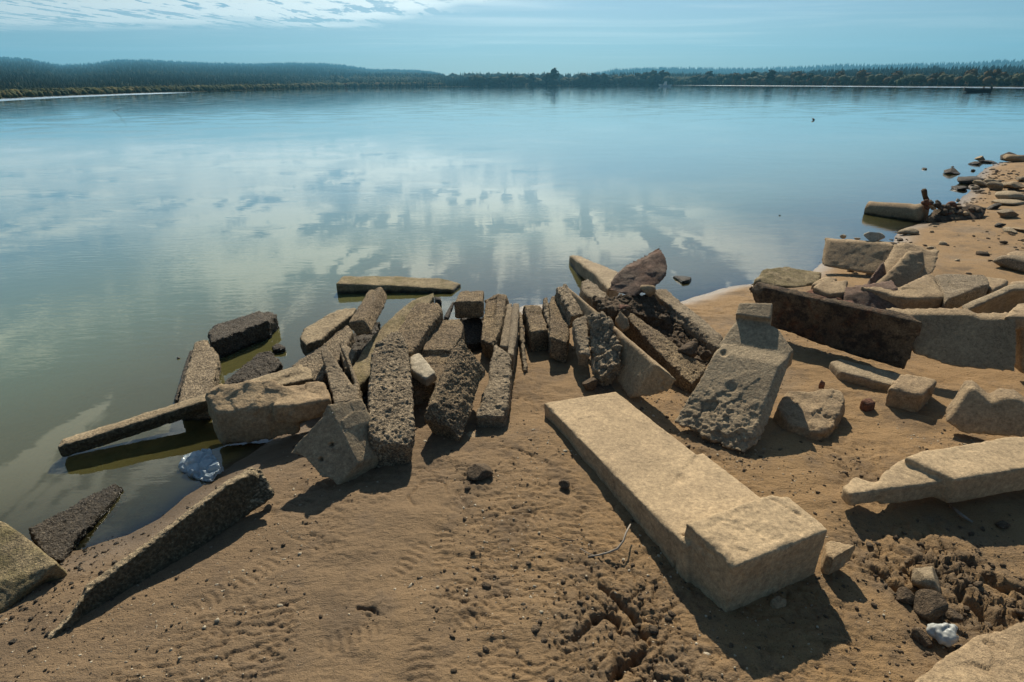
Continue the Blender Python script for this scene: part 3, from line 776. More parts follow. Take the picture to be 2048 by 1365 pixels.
stone('brick_chunk', 'reddish masonry chunk with a red tip on top of the pile', [
    ([(1185, 592, .50), (1220, 590, .51), (1243, 622, .49), (1266, 612), (1200, 612)], ('down', .08)),
], 'mud', cat='masonry chunk', wear=.8, big=.014, crust=.6, rubble=.7)
stone('brick_piece', 'bright red brick tip sticking out of the masonry chunk', [
    ([(1236, 606, .515), (1266, 611, .50), (1240, 616, .505)], ('down', .04)),
], 'red_brick', cat='brick', wear=.5, big=.004)
stone('small_rock', 'small pointed stone standing on the pile below the reddish masonry chunk', [
    ([(1240, 618, .50), (1228, 640, .44), (1243, 663, .38), (1261, 652), (1257, 637)], ('n', .06)),
], 'warm_stone', cat='rock', wear=.5, big=.008)
stone('stone_beam', 'crusted brown beam running down beside the leaning monument stone, lower of two', [
    ([(1250, 630, .38), (1262, 622, .39), (1384, 769, .22), (1325, 668), (1413, 733), (1408, 745), (1330, 718)], ('down', .15)),
], 'tan_crusted_stone', cat='stone', wear=.8, big=.012, crust=.7)
stone('stone_beam', 'crusted brown beam running from the shell shaped stone to the monument stone, upper of two', [
    ([(1313, 577, .32), (1334, 577, .33), (1436, 698, .24), (1447, 674), (1385, 660), (1325, 622)], ('down', .17)),
    ([(1305, 580, .36), (1334, 577, .36), (1430, 660, .28), (1447, 674), (1432, 684), (1320, 596)], ('down', .1)),
], 'half_crusted_stone', cat='stone', wear=.8, big=.012, crust=.6)
stone('shell_stone', 'broken shell shaped slab standing upright at the back of the pile by the water', [
    ([(1312, 504, .66), (1322, 520), (1331, 550), (1319, 571), (1304, 580), (1264, 598, .40), (1217, 584), (1219, 565, .48), (1243, 541), (1293, 516)], ('vec', .06, .12, .02)),
], 'red_stone', cat='stone', wear=.6, big=.012)
stone('stone_beam', 'pointed beam reaching out into the lake behind the shell shaped stone', [
    ([(1138, 509, .09), (1160, 511, .12), (1217, 577, .30), (1237, 543), (1240, 560), (1190, 548)], ('down', .16)),
], 'grey_stone', cat='stone', wear=.5, big=.008, crust=.2)
stone('stone_block', 'rough dark chunk in front of the pointed beam in the lake', [
    ([(1162, 560, .36), (1176, 556, .36), (1215, 585, .38), (1212, 598), (1190, 602), (1165, 580)], ('down', .16)),
], 'half_crusted_stone', cat='stone', wear=.8, big=.016, crust=.6)
stone('rock_sliver', 'black sliver of rock floating in the lake right of the shell shaped stone', [
    ([(1346, 550, .03), (1385, 553, .04), (1380, 559), (1366, 562)], ('down', .06)),
], 'black_stone', cat='rock', wear=.6, big=.004)
stone('stone_beam', 'long beam lying in the water beyond the pile, pale at its left end and wet at the right', [
    ([(670, 568, .11), (684, 551, .11), (922, 566, .04), (795, 552), (880, 556), (905, 579), (770, 571)], ('down', .20)),
], 'mossy_stone', cat='stone', wear=.6, big=.008, crust=.25)
stone('small_rock', 'little dark rock between the yellowish beam tip and the cube shaped block', [
    ([(868, 590, .06), (882, 592, .07), (884, 602, .05), (870, 600)], ('down', .1)),
], 'black_stone', cat='rock', wear=1., big=.006)
stone('stone_post', 'thin dark splinter leaning at the left of the cube shaped block', [
    ([(886, 634, .15), (905, 600, .22), (909, 602, .22), (896, 636)], ('down', .05)),
], 'black_stone', cat='stone', wear=.7, big=.004)

stone('rubble', 'dark rubbly filler added as shade in the gaps under the middle of the pile', [
    ([(690, 775, .13), (760, 700, .14), (880, 640, .13), (1050, 625), (1062, 690), (1000, 760), (900, 830), (740, 850)], ('down', .2)),
], 'black_stone', cat='rubble', wear=1, big=.03, crust=.8, rubble=.8)  # black filler put in where the gaps between the stones are only shade
stone('rubble', 'dark rubbly filler added as shade between the yellowish beam and the ridge block', [
    ([(640, 760, .12), (700, 665, .12), (760, 640, .12), (730, 740), (700, 800)], ('down', .2)),
], 'black_stone', cat='rubble', wear=1, big=.02, crust=.8, rubble=.6)  # same black filler, stands in for the shade of this gap
# the leaning monument stone
MP = [((1429, 702, .487), (1558, 731, .487), (1488, 912, .165)), ((1429, 702, .470), (1558, 731, .470), (1488, 912, .148))]
stone('monument_stone', 'grey leaning monument stone with a small square head and a broken rough foot', [
    ([(1429, 702), (1558, 731), (1515, 850), (1488, 912), (1440, 893), (1347, 847), (1390, 775)], ('vec', .125, .105, .035), MP[0]),
    ([(1434, 694), (1469, 646), (1540, 650), (1557, 658), (1588, 701), (1562, 724), (1500, 722)], ('n', .15), MP[1]),
    ([(1471, 629), (1478, 605), (1546, 606), (1542, 638)], ('n', .15), MP[0]),
    ([(1474, 627), (1471, 652), (1540, 657), (1541, 634)], ('n', .13), MP[1]),
], 'grey_stone', cat='stone', wear=.12, big=.003, crust=.12, vox=.0062, chips=False, roughpart=((1430, 860, .26), .30, .024), pits=((1448, 706, .5, .02, .02), (1462, 775, .4, .03, .012)))
stone('boulder', 'squat tan boulder on the sand right of the leaning monument stone', [
    ([(1552, 812, .24), (1575, 782, .27), (1684, 780, .28), (1640, 776), (1692, 800), (1670, 850), (1640, 866), (1575, 846)], ('down', .17)),
], 'warm_stone', cat='rock', wear=1.0, big=.020, roughpart=((1660, 850, .2), .14, .02))
stone('stone_slab', 'long dark weathered panel leaning with its stained rusty brown face to the viewer', [
    ([(1531, 577, .50), (1855, 648, .54), (1810, 741, .19), (1700, 712), (1544, 657), (1512, 592)], ('vec', -.02, .13, .02)),
], 'weathered_panel', cat='stone', wear=.5, big=.010)
stone('stone_slab', 'long smooth brown panel with a notched pale top edge, right of the dark weathered panel', [
    ([(1780, 628, .50), (1948, 629, .575), (1830, 710, .30), (1964, 639), (2036, 637), (2034, 748), (1900, 735)], ('vec', .02, .10, .01)),
], 'warm_stone', cat='stone', wear=.35, big=.005)
stone('stone_slab', 'end of another brown panel cut by the right edge, beyond the long smooth one', [
    ([(2042, 632, .60), (2150, 636, .60), (2150, 760, .20), (2042, 750)], ('vec', .02, .11, .01)),
], 'warm_stone', cat='stone', wear=.35, big=.005)
stone('stone_block', 'upright rectangular block at the water behind the rubble on the right, with pebbles on top', [
    ([(1655, 480, .36), (1791, 489, .40), (1737, 551, .12), (1810, 560), (1647, 535)], ('vec', .03, .13, .0)),
], 'warm_stone', cat='stone', wear=.4, big=.007)
stone('stone_slab', 'leaning broken slab with a jagged top, in front of the upright rectangular block', [
    ([(1745, 578, .16), (1795, 492, .42), (1884, 498, .42), (1820, 489), (1853, 498), (1856, 506), (1872, 546), (1830, 580)], ('vec', .03, .12, .0)),
    ([(1745, 575, .17), (1815, 500, .44), (1846, 497, .45), (1850, 530), (1800, 578)], ('vec', -.03, -.07, .0)),
], 'warm_stone', cat='stone', wear=.45, big=.012, roughpart=((1825, 492, .44), .1, .016))
stone('wedge_stone', 'small triangular pinkish stone leaning against the jagged slab', [
    ([(1726, 575, .16), (1764, 524, .36), (1775, 575, .16)], ('vec', .07, .08, .0)),
], 'red_stone', cat='stone', wear=.4, big=.006)
stone('stone_slab', 'four sided brown slab on edge behind the dark weathered panel', [
    ([(1690, 590, .34), (1798, 572, .42), (1808, 628, .26), (1760, 630), (1688, 612)], ('vec', .04, .16, .01)),
], 'red_stone', cat='stone', wear=.5, big=.008)
stone('stone_slab', 'broad tan slab lying flat with its top to the sun, behind the dark panel', [
    ([(1722, 573, .40), (1851, 547, .44), (1890, 594, .38), (1868, 549), (1808, 598), (1800, 572)], ('down', .12)),
], 'warm_stone', cat='stone', wear=.6, big=.014)
stone('stone_slab', 'rough brown block with a shaded front, right of the broad flat tan slab', [
    ([(1868, 549, .42), (1972, 549, .42), (1893, 600, .38), (1895, 545), (1984, 562), (1981, 566)], ('down', .14)),
], 'half_crusted_stone', cat='stone', wear=.7, big=.014)
stone('stone_block', 'small tan corner block just right of the rough brown block', [
    ([(1960, 550, .38), (2012, 556, .38), (2020, 563, .37), (1985, 580, .35), (1975, 575)], ('down', .12)),
], 'warm_stone', cat='stone', wear=.6, big=.010)
stone('stone_slab', 'thin grey slab with a pointed left end leaning behind the smooth brown panel', [
    ([(1926, 626, .42), (1979, 601, .50), (2029, 580, .56), (2060, 580, .56), (2060, 640), (1990, 640)], ('vec', .04, .09, .02)),
], 'grey_stone', cat='stone', wear=.4, big=.006)
stone('stone_block', 'pale block at the right edge on top of the smooth brown panel', [
    ([(2010, 632, .60), (2035, 604, .60), (2080, 604, .60), (2080, 636)], ('down', .1)),
], 'warm_stone', cat='stone', wear=.4, big=.008)
stone('thin_plank_stone', 'thin flat slab cut by the right edge, just beyond the small tan corner block', [
    ([(2020, 561, .32), (2080, 558, .32), (2080, 570, .32), (2022, 569)], ('down', .05)),
], 'warm_stone', cat='stone', wear=.6, big=.006)
stone('boulder', 'low mossy rounded block sitting in the water at the right shore', [
    ([(1507, 562, .12), (1530, 536, .17), (1645, 542, .15), (1575, 533), (1640, 562), (1600, 574), (1560, 572)], ('down', .20)),
], 'mossy_stone', cat='rock', wear=1.0, big=.018, crust=.3)
stone('small_rock', 'angular light stone on top of the rubble behind the dark panel', [
    ([(1625, 575, .36), (1645, 558, .38), (1697, 560, .38), (1694, 584), (1660, 588)], ('down', .08)),
], 'warm_stone', cat='rock', wear=.5, big=.012)
stone('brick_piece', 'reddish brick fragment lying on the rubble behind the dark panel, upper of two', [
    ([(1612, 582, .32), (1632, 574, .34), (1690, 598, .32), (1640, 600)], ('down', .06)),
], 'red_brick', cat='brick', wear=.8, big=.010)
stone('brick_piece', 'reddish brick fragment lying on the rubble behind the dark panel, lower of two', [
    ([(1656, 602, .37), (1672, 596, .38), (1706, 600, .38), (1720, 616), (1680, 614)], ('down', .06)),
], 'red_brick', cat='brick', wear=.8, big=.010)
stone('small_rock', 'flat pale rock wedged between the red bricks and the mossy block', [
    ([(1622, 566, .20), (1650, 552, .22), (1675, 556, .22), (1660, 574)], ('down', .1)),
], 'warm_stone', cat='rock', wear=.8, big=.010)
stone('stone_slab', 'flat grey slab half buried in the sand below the dark weathered panel', [
    ([(1660, 722, .215), (1682, 716, .215), (1806, 748, .215), (1792, 772), (1680, 742)], ('down', .10)),
], 'grey_stone', cat='stone', wear=.6, big=.006)
stone('stone_block', 'rough square ended block at the right end of the half buried grey slab', [
    ([(1778, 776, .28), (1800, 744, .29), (1876, 757, .29), (1868, 770), (1845, 790)], ('down', .16)),
], 'warm_stone', cat='stone', wear=.9, big=.014, crust=.2)
stone('brick_piece', 'small orange brick piece half sunk in sand right of the squat tan boulder', [
    ([(1722, 798, .21), (1742, 792, .22), (1755, 806, .20), (1735, 812)], ('down', .07)),
], 'red_brick', cat='brick', wear=.6, big=.006)
stone('small_rock', 'tiny dark stone standing in the sand above the squat tan boulder', [
    ([(1637, 764, .24), (1643, 756, .25), (1656, 766, .23)], ('down', .06)),
], 'red_brick', cat='rock', wear=.6, big=.004)
stone('notched_slab', 'upright slab with a notch in its top edge, at the right edge of the beach', [
    ([(1893, 845, .22), (1934, 779, .39), (2038, 798, .40), (1952, 778), (1985, 807), (2003, 796), (2070, 825), (2070, 880), (1925, 868)], ('vec', .05, .10, .01)),
], 'warm_stone', cat='stone', wear=.6, big=.008)
stone('broken_slab', 'large pale slab broken across in steps, with a ragged tip pointing left, at the right edge', [
    ([(1684, 970, .27), (1711, 953, .27), (1769, 978, .285), (1752, 964), (1700, 988)], ('n', .07)),
    ([(1752, 966, .29), (1771, 941, .295), (1912, 960, .32), (1795, 924), (1812, 915), (1769, 979)], ('n', .095)),
    ([(1811, 914, .345), (1846, 901), (1930, 888, .36), (2009, 870), (2120, 872), (2120, 925), (2048, 937, .365), (1911, 960)], ('n', .14)),
], 'pale_stone', cat='stone slab', wear=.6, big=.008)
stone('stone_slab', 'large rough brown slab cut off by the bottom right corner of the picture', [
    ([(1780, 1390, .20), (1900, 1308, .21), (2048, 1244, .23), (1950, 1272), (2140, 1240), (2140, 1420), (1780, 1420)], ('n', .12)),
], 'warm_stone', cat='stone slab', wear=.6, big=.016)
stone('shard', 'jagged tan shard beside the near end of the long pale slab', [
    ([(1650, 1082, .26), (1665, 1076, .27), (1716, 1088, .30), (1690, 1104), (1668, 1118), (1652, 1110)], ('down', .10)),
], 'warm_stone', cat='rock', wear=.5, big=.012)
stone('small_rock', 'small rounded stone in the black shadow under the long pale slab', [
    ([(1540, 1200, .18), (1552, 1187, .19), (1576, 1196, .18), (1572, 1212), (1548, 1214)], ('down', .07)),
], 'warm_stone', cat='rock', wear=1.0, big=.006)
# front left
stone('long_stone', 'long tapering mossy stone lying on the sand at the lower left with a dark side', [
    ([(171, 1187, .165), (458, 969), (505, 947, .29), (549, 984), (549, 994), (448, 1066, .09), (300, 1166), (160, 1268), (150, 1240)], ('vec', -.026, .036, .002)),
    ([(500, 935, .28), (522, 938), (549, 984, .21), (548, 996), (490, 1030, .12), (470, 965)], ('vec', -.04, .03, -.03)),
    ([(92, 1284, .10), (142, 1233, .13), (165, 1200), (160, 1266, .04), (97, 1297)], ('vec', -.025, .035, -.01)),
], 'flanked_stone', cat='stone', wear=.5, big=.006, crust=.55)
stone('corner_block', 'mossy tan block cut off by the left edge, at the waterline', [
    ([(-60, 1025, .17), (12, 1042, .17), (114, 1126, .14), (95, 1140), (0, 1160), (-60, 1170)], ('n', .14)),
    ([(-60, 1170, .13), (114, 1130, .125), (0, 1228, .05), (-60, 1250)], ('n', .1)),
], 'mossy_stone', cat='stone', wear=.7, big=.008, crust=.3)
stone('pebbly_slab', 'slab thickly covered in small dark pebbles, lying in the shallow water at lower left', [
    ([(53, 1056), (228, 966), (246, 974), (218, 1010), (150, 1075), (118, 1120), (90, 1112)], ('down', .08), ((53, 1056, .055), (228, 966, .02), (130, 1092, .05))),
], 'black_stone', cat='stone', wear=.9, big=.006, crust=1.2)
stone('stone_slab', 'small slab of flat grey rock in the sand between the crusted beams and the trodden beach', [
    ([(1180, 760, .16), (1215, 755, .17), (1235, 790, .16), (1190, 795)], ('down', .06)),
], 'mud', cat='rock', wear=1., big=.012)
print('stones', NSTONE[0], 'tris', TRIS[0])

m, t, b, out = new_mat('clear_plastic')
b.inputs['Base Color'].default_value = (.42, .50, .54, 1); b.inputs['Roughness'].default_value = .22; b.inputs['Alpha'].default_value = .72
stone('plastic_sheet', 'crumpled clear plastic sheet lying in the shaded shallows below the long left beam', [
    ([(372, 908, .05), (415, 894, .085), (437, 914), (443, 936), (424, 962), (398, 960, .015), (374, 940), (354, 934)], ('down', .03)),
], 'clear_plastic', cat='plastic sheet', wear=.3, big=.012, vox=.005, rubble=.7)

# ------------------------------------------------------------------ loose rocks
rng = np.random.default_rng(5)
def rock_verts(seed, sub=3, cuts=9, flat=1.0, keep=0.40):
    g = np.random.default_rng(seed); bm = bmesh.new(); bmesh.ops.create_icosphere(bm, subdivisions=sub, radius=1)
    v = np.array([x.co for x in bm.verts]); f = np.array([[x.index for x in q.verts] for q in bm.faces]); bm.free()
    for _ in range(cuts):
        n = g.normal(size=3); n /= np.linalg.norm(n); h = g.uniform(keep, .9); d = v @ n
        v = v - np.where(d > h, d - h, 0)[:, None] * n
    v = v * (1 + 0.07 * fbm(v * 2.3 + seed, 3, seed))[:, None]
    v[:, 2] *= flat
    return v, f
def rock(name, label, px, py, w, h, mat, cat='rock', group=None, z=None, seed=0, dpt=0.8, rot=0.0, tilt=0.0, sub=3, parent=None):
    """a loose rock: middle of its foot in the picture, apparent width and height in pixels of the photograph"""
    if z is None:
        zz = 0.1
        for _ in range(6): q = P(px, py, zz); zz = gz(q[0], q[1])
        z = max(zz, -0.02)
    q = P(px, py, z); s = np.linalg.norm(q - O) / F
    v, f = rock_verts(seed + 100, sub)
    W_, H_ = w * s / 2.0, h * s / 1.9
    v = v * np.array([W_, W_ * dpt, H_])
    c, s_ = math.cos(rot), math.sin(rot); v = v @ np.array([[c, s_, 0], [-s_, c, 0], [0, 0, 1]])
    if tilt:
        c, s_ = math.cos(tilt), math.sin(tilt); v = v @ np.array([[c, 0, s_], [0, 1, 0], [-s_, 0, c]])
    v = v + np.array([q[0], q[1] + W_ * dpt * .4, z + H_ * 0.62])
    if w > 16 and len(v) > 200:                       # give the larger ones a broken, grainy surface
        v, f = refine(v, [tuple(int(k_) for k_ in x) for x in f], max(.005, s * 1.7)); N = vnormals(v, f); m_ = min(W_, H_)
        q_ = v / m_; rf = np.round(fbm(q_ * 1.6, 2, seed) * 4) / 4
        v = v + N * (m_ * (.10 * fbm(q_ * 1.3, 4, seed + 3, .6) + .42 * facet(q_ * 1.0 + seed, seed)[0] + (.14 if mat == 'mud' else .07) * facet(q_ * 3.4, seed + 5)[0] + (.10 if mat == 'mud' else .03) * fbm(q_ * 5, 3, seed + 5)))[:, None]
    o = mesh_obj(name, v, f, MATS[mat], smooth=f.shape[1] == 4, loc=(q[0], q[1], z), parent=parent)
    if parent is None: tag(o, label, cat, group)
    return o
FAR = [  # x, foot y, width, height, material, label
    (1903, 350, 32, 12, 'black_stone', 'dark block standing in the lake off the right shore with a lit left corner'),
    (1850, 341, 10, 5, 'black_stone', 'tiny dark rock furthest out in the lake off the right shore'),
    (1905, 336, 6, 3, 'black_stone', 'speck of rock just behind the dark block in the lake'),
    (1961, 325, 18, 12, 'grey_stone', 'square grey stone standing at the far end of the right shore'),
    (1950, 331, 20, 7, 'black_stone', 'low black rock in front of the square grey stone'),
    (1985, 328, 30, 5, 'black_stone', 'row of low black stone between the square grey stone and the far rock heap'),
    (1946, 344, 9, 5, 'black_stone', 'small dark rock in the water between the block and the sand'),
    (1946, 367, 52, 13, 'black_stone', 'long dark rock with a flat top lying at the water line of the right shore'),
    (1920, 382, 32, 9, 'black_stone', 'flat black rock in the shallows nearest to the brick heap'),
    (2022, 323, 44, 15, 'black_stone', 'dark rock at the far end of the right shore cut by the right edge'),
    (2040, 324, 40, 13, 'warm_stone', 'pale rock in front of the dark rock at the far right end'),
    (1952, 381, 14, 8, 'half_crusted_stone', 'small brown rock on the wet sand beside the flat black rock'),
    (1960, 384, 16, 3, 'black_stone', 'thin dark chip on the wet sand below the small brown rock'),
    (1985, 340, 10, 4, 'warm_stone', 'small rock on the sand short of the far rock heap'),
    (1970, 373, 34, 9, 'grey_stone', 'grey rock leaning at the left end of the rock scatter on the right shore'),
    (1995, 380, 26, 13, 'half_crusted_stone', 'squarish rock in the middle of the rock scatter on the right shore'),
    (2012, 374, 24, 10, 'grey_stone', 'grey rock right of the squarish rock in the scatter'),
    (2035, 380, 30, 13, 'warm_stone', 'larger rock in the scatter beside the right edge'),
    (1985, 368, 20, 8, 'grey_stone', 'small grey rock behind the squarish rock'),
    (2044, 362, 24, 9, 'half_crusted_stone', 'rock at the right edge behind the larger rock of the scatter'),
    (2022, 399, 44, 12, 'grey_stone', 'sloping flat grey slab on the right shore below the rock scatter'),
    (2040, 400, 30, 10, 'warm_stone', 'flat rock beside the sloping grey slab at the right edge'),
    (2035, 411, 50, 7, 'grey_stone', 'thin flat slab lying on the sand below the sloping grey slab'),
    (1955, 420, 34, 8, 'weathered_panel', 'low dark triangular stone right of the brick heap'),
    (1990, 419, 24, 9, 'black_stone', 'dark flat stone between the brick heap and the tilted tan stone'),
    (2018, 435, 36, 12, 'half_crusted_stone', 'tilted tan stone rising to the right on the sand beyond the brick heap'),
    (2002, 456, 18, 10, 'black_stone', 'round black clod on the sand at the end of the heap shadow'),
    (2022, 466, 28, 7, 'grey_stone', 'flat grey stones on the sand at the right below the black clod'),
    (2040, 463, 20, 6, 'warm_stone', 'small flat stone at the right edge beside the flat grey stones'),
    (1819, 470, 30, 12, 'grey_stone', 'lone smooth stone at the waterline in front of the round pipe'),
    (2040, 545, 60, 26, 'half_crusted_stone', 'dark bottomed boulder on the sand at the right edge'),
    (2048, 520, 50, 10, 'warm_stone', 'flat stone behind the dark bottomed boulder at the right edge'),
    (1997, 366, 12, 5, 'half_crusted_stone', 'tiny pale rock on top of the scatter on the right shore'),
    (2008, 488, 12, 6, 'mud', 'small brown lump on the open sand at the right'),
    (2010, 1058, 26, 12, 'mud', 'brown clod in the shadow of the large broken slab'),
]
for i, (x, y, w_, h_, m, lb) in enumerate(FAR):
    rock('small_rock' if w_ < 30 else 'rock', lb, x, y, w_, h_, m, seed=i, rot=rng.uniform(0, 3), tilt=rng.uniform(-.25, .25), z=None)
# pebbles lying on the upright rectangular block
rock('pebble', 'large round pale pebble lying on top of the upright rectangular block', 1749, 484, 37, 19, 'white_stone', 'pebble', z=.375, seed=50, dpt=.7)
rock('pebble', 'small flat pebble on the block top, left of the other small one', 1688, 477, 15, 7, 'warm_stone', 'pebble', z=.365, seed=51, dpt=.7)
rock('pebble', 'small flat pebble on the block top, close to the large round pebble', 1714, 480, 14, 5, 'grey_stone', 'pebble', z=.37, seed=52, dpt=.7)
# clods of earth in the churned ground and on the pile
CLODS = [(1857, 1180, 62, 50, 'flat topped earth clod above the brown clod beside the white bag', 'grey_stone'), (1868, 1240, 60, 46, 'brown earth clod just above the white bag', 'mud'),
         (1812, 1208, 36, 24, 'small pale clod left of the brown earth clod', 'mud'), (1846, 1288, 30, 24, 'reddish clod at the left of the white bag', 'mud'),
         (1906, 1245, 30, 22, 'clod right above the white bag', 'mud'), (1130, 975, 26, 14, 'small lump of sand left of the long pale slab', 'mud'),
         (1380, 715, 46, 38, 'round brown earth clod between two crusted beams', 'mud'), (1412, 722, 24, 26, 'small clod beside the round brown clod', 'mud'),
         (1318, 668, 50, 36, 'dark earthy lump between the two brown beams, upper', 'mud'), (1345, 688, 52, 36, 'dark earthy lump between the two brown beams, middle', 'mud'),
         (1300, 640, 40, 30, 'mossy earthy lump near the shell shaped stone', 'mud'), (1365, 702, 34, 26, 'dark earthy lump between the two brown beams, lower', 'mud'),
         (1146, 650, 22, 28, 'little mud lump beside the wedge shaped block', 'mud'), (960, 955, 62, 26, 'heap of coarse dark sand grains on the trodden beach', 'mud'),
         (1297, 590, 36, 26, 'small pale stone at the foot of the shell shaped stone', 'warm_stone'), (1178, 780, 40, 30, 'muddy lump at the foot of the grey rubbly block', 'mud'),
         (703, 880, 22, 40, 'small pinkish shard between the stepped block and the dark beam', 'red_stone'), (1370, 765, 30, 26, 'mud lump between the long smooth beam and the monument stone', 'mud')]
CLODZ = {6: .26, 7: .24, 8: .30, 9: .28, 10: .30, 11: .24, 12: .3, 14: .42, 15: .15, 16: .16, 17: .15}
for i, (x, y, w_, h_, lb, m) in enumerate(CLODS):
    rock('clod' if m == 'mud' else 'small_rock', lb, x, y, w_, h_, m, 'clod' if m == 'mud' else 'rock', z=CLODZ.get(i), seed=60 + i, rot=rng.uniform(0, 3)) if i not in (8, 9, 10, 11) else None

# round pipe in the water and the brick heap beside it
def tube_mesh(path, radii, seg=10, close=True):
    V, Fc = [], []
    path = [Vector(p) for p in path]
    for i, p in enumerate(path):
        d = (path[min(i + 1, len(path) - 1)] - path[max(i - 1, 0)]).normalized()
        a = d.cross(Vector((0, 0, 1)));
        if a.length < .01: a = Vector((1, 0, 0))
        a.normalize(); b_ = d.cross(a)
        for k in range(seg):
            t_ = 2 * math.pi * k / seg; V.append(tuple(p + (a * math.cos(t_) + b_ * math.sin(t_)) * radii[i]))
    for i in range(len(path) - 1):
        for k in range(seg): Fc.append((i * seg + k, i * seg + (k + 1) % seg, (i + 1) * seg + (k + 1) % seg, (i + 1) * seg + k))
    if close: Fc += [tuple(range(seg))[::-1], tuple((len(path) - 1) * seg + k for k in range(seg))]
    return V, Fc
a_, b_ = P(1736, 420, .05), P(1850, 430, .10)
n_ = 14
V, Fc = tube_mesh([a_ + (b_ - a_) * i / n_ for i in range(n_ + 1)], [.135 + .012 * math.sin(i * 2.1) * (i > 10) + .02 * i / n_ for i in range(n_ + 1)], 28)
V = np.array(V); V += (fbm(V * 9, 3, 77) * .008)[:, None]
tag(mesh_obj('concrete_pipe', V, Fc, MATS['warm_stone']), 'round concrete pipe length lying in the water beside the brick heap', 'pipe')
stone('masonry_slab', 'curved slab of old masonry carrying the brick heap at the right shore', [
    ([(1850, 432, .12), (1975, 413, .22), (1968, 434, .12), (1930, 410), (1870, 415), (1940, 440), (1870, 440)], ('down', .1)),
], 'weathered_panel', cat='masonry slab', wear=1, big=.02)
for i in range(34):
    t_ = rng.uniform(0, 1); px_ = 1852 + 105 * t_; top = 398 + 22 * t_ + rng.uniform(0, 28 * (1 - t_ * .75))
    q = rng.uniform(8, 19); o = rock('brick_piece', 'broken brick piece in the brown heap beside the round concrete pipe', px_, top + 6, q, q * rng.uniform(.5, .8), ['red_brick', 'mud', 'weathered_panel', 'warm_stone'][i % 4], 'brick',
             'broken brick pieces heaped at the right shore', z=.13 + .22 * (1 - t_ * .6) * (424 - top) / 30, seed=200 + i, rot=rng.uniform(0, 3), tilt=rng.uniform(-.6, .6), sub=2)
V, Fc = tube_mesh([P(1856, 408, .18), P(1850, 392, .30), P(1848, 382, .40)], [.045, .035, .04], 7)
tag(mesh_obj('brick_stub', V, Fc, MATS['mud']), 'dark stub standing up from the left end of the brick heap', 'post')

# pebbles and grit strewn over the sand (nobody could count them)
def scatter(name, label, n, size, region, mat, seed, dens=None):
    g = np.random.default_rng(seed); base_, bf = rock_verts(seed, 1, 4, .6)
    Vs, Fs = [], []; k = 0
    xs = g.uniform(region[0], region[1], n * 3); ys = g.uniform(region[2], region[3], n * 3)
    d = sdist(xs, ys); pr = (d > -0.05)
    if dens: pr &= g.uniform(0, 1, n * 3) < dens(xs, ys)
    xs, ys = xs[pr][:n], ys[pr][:n]; zs = ground(xs, ys)
    s = size * g.lognormal(0, .55, len(xs)); s = np.minimum(s, size * 4)
    th = g.uniform(0, 6.28, len(xs)); as_ = g.uniform(.6, 1.2, (len(xs), 3))
    v = base_[None] * as_[:, None, :] * s[:, None, None]
    c, s_ = np.cos(th)[:, None], np.sin(th)[:, None]
    vx = v[:, :, 0] * c - v[:, :, 1] * s_; vy = v[:, :, 0] * s_ + v[:, :, 1] * c
    v = np.stack([vx + xs[:, None], vy + ys[:, None], v[:, :, 2] + zs[:, None] + s[:, None] * .15], -1).reshape(-1, 3)
    f = (bf[None] + (np.arange(len(xs)) * len(base_))[:, None, None]).reshape(-1, 3)
    o = mesh_obj(name, v, f, MATS[mat], smooth=False); tag(o, label, kind='stuff')
clus = lambda x, y: sstep(fbm(np.stack([x, y], 1) * 1.8, 3, 9), -.1, .5)
scatter('gravel', 'fine light grit scattered over the trodden sand', 3500, .0032, (-2.6, 3.2, .9, 4.5), 'white_stone', 11, clus)
scatter('gravel', 'brown earth crumbs scattered over the trodden sand', 3000, .0036, (-2.4, 3.2, .9, 4.2), 'mud', 12, clus)
scatter('gravel', 'dark crumbs scattered over the trodden sand', 900, .0030, (-2.4, 3.0, .9, 4.5), 'black_stone', 13, clus)
scatter('gravel', 'small stones scattered along the right shore', 7000, .020, (2, 18, 4, 20), 'mud', 14, lambda x, y: clus(x, y) * sstep(sdist(x, y), 3.0, 0.1) )
scatter('gravel', 'larger loose stones strewn over the right shore', 260, .035, (4, 16, 6, 20), 'grey_stone', 18, lambda x, y: sstep(sdist(x, y), 4.0, 0.1) * .5)
mudd = lambda x, y: np.max([s_ * np.exp(-((x - c[0]) ** 2 + (y - c[1]) ** 2) / rr ** 2) for c, rr, s_ in mud_w], 0)
scatter('gravel', 'earth crumbs lying in the churned mud', 2500, .0055, (-.6, 2.6, 1.1, 2.8), 'mud', 15, mudd)
# pebbles thick along the lower left water's edge
scatter('gravel', 'pebbles washed up round the corner block and the pebbly slab', 1100, .0042, (-2.5, -1.3, 1.2, 2.4), 'black_stone', 16, lambda x, y: np.exp(-(((x + 1.98) ** 2 + (y - 1.82) ** 2) / .10)))

# twig, white bag
def mat_plain(name, col, rough=.7, spec=.3):
    m, t, b, out = new_mat(name); pos = t.node('ShaderNodeNewGeometry').outputs['Position']
    nz = t.noise(pos, 40, 4, .6)
    t.put(b.inputs['Base Color'], t.mix(t.ramp(nz, .35, .7), col, tuple(x * .6 for x in col)))
    b.inputs['Roughness'].default_value = rough; b.inputs['Specular IOR Level'].default_value = spec
    return m
mat_plain('twig_wood', (.30, .26, .21)); mat_plain('white_plastic', (.40, .41, .38), .45, .4); mat_plain('boat_black', (.02, .022, .025)); mat_plain('dark_cloth', (.025, .03, .035))
mat_plain('skin', (.35, .22, .16)); mat_plain('boat_white', (.75, .76, .76)); mat_plain('bark', (.06, .05, .04))
def gp(px_, py_, dz=0.0):
    zz = .15
    for _ in range(5): q = P(px_, py_, zz); zz = gz(q[0], q[1])
    q = P(px_, py_, zz); zf = float(ground(np.array([q[0]]), np.array([q[1]]))[0]); return P(px_, py_, zf + dz)
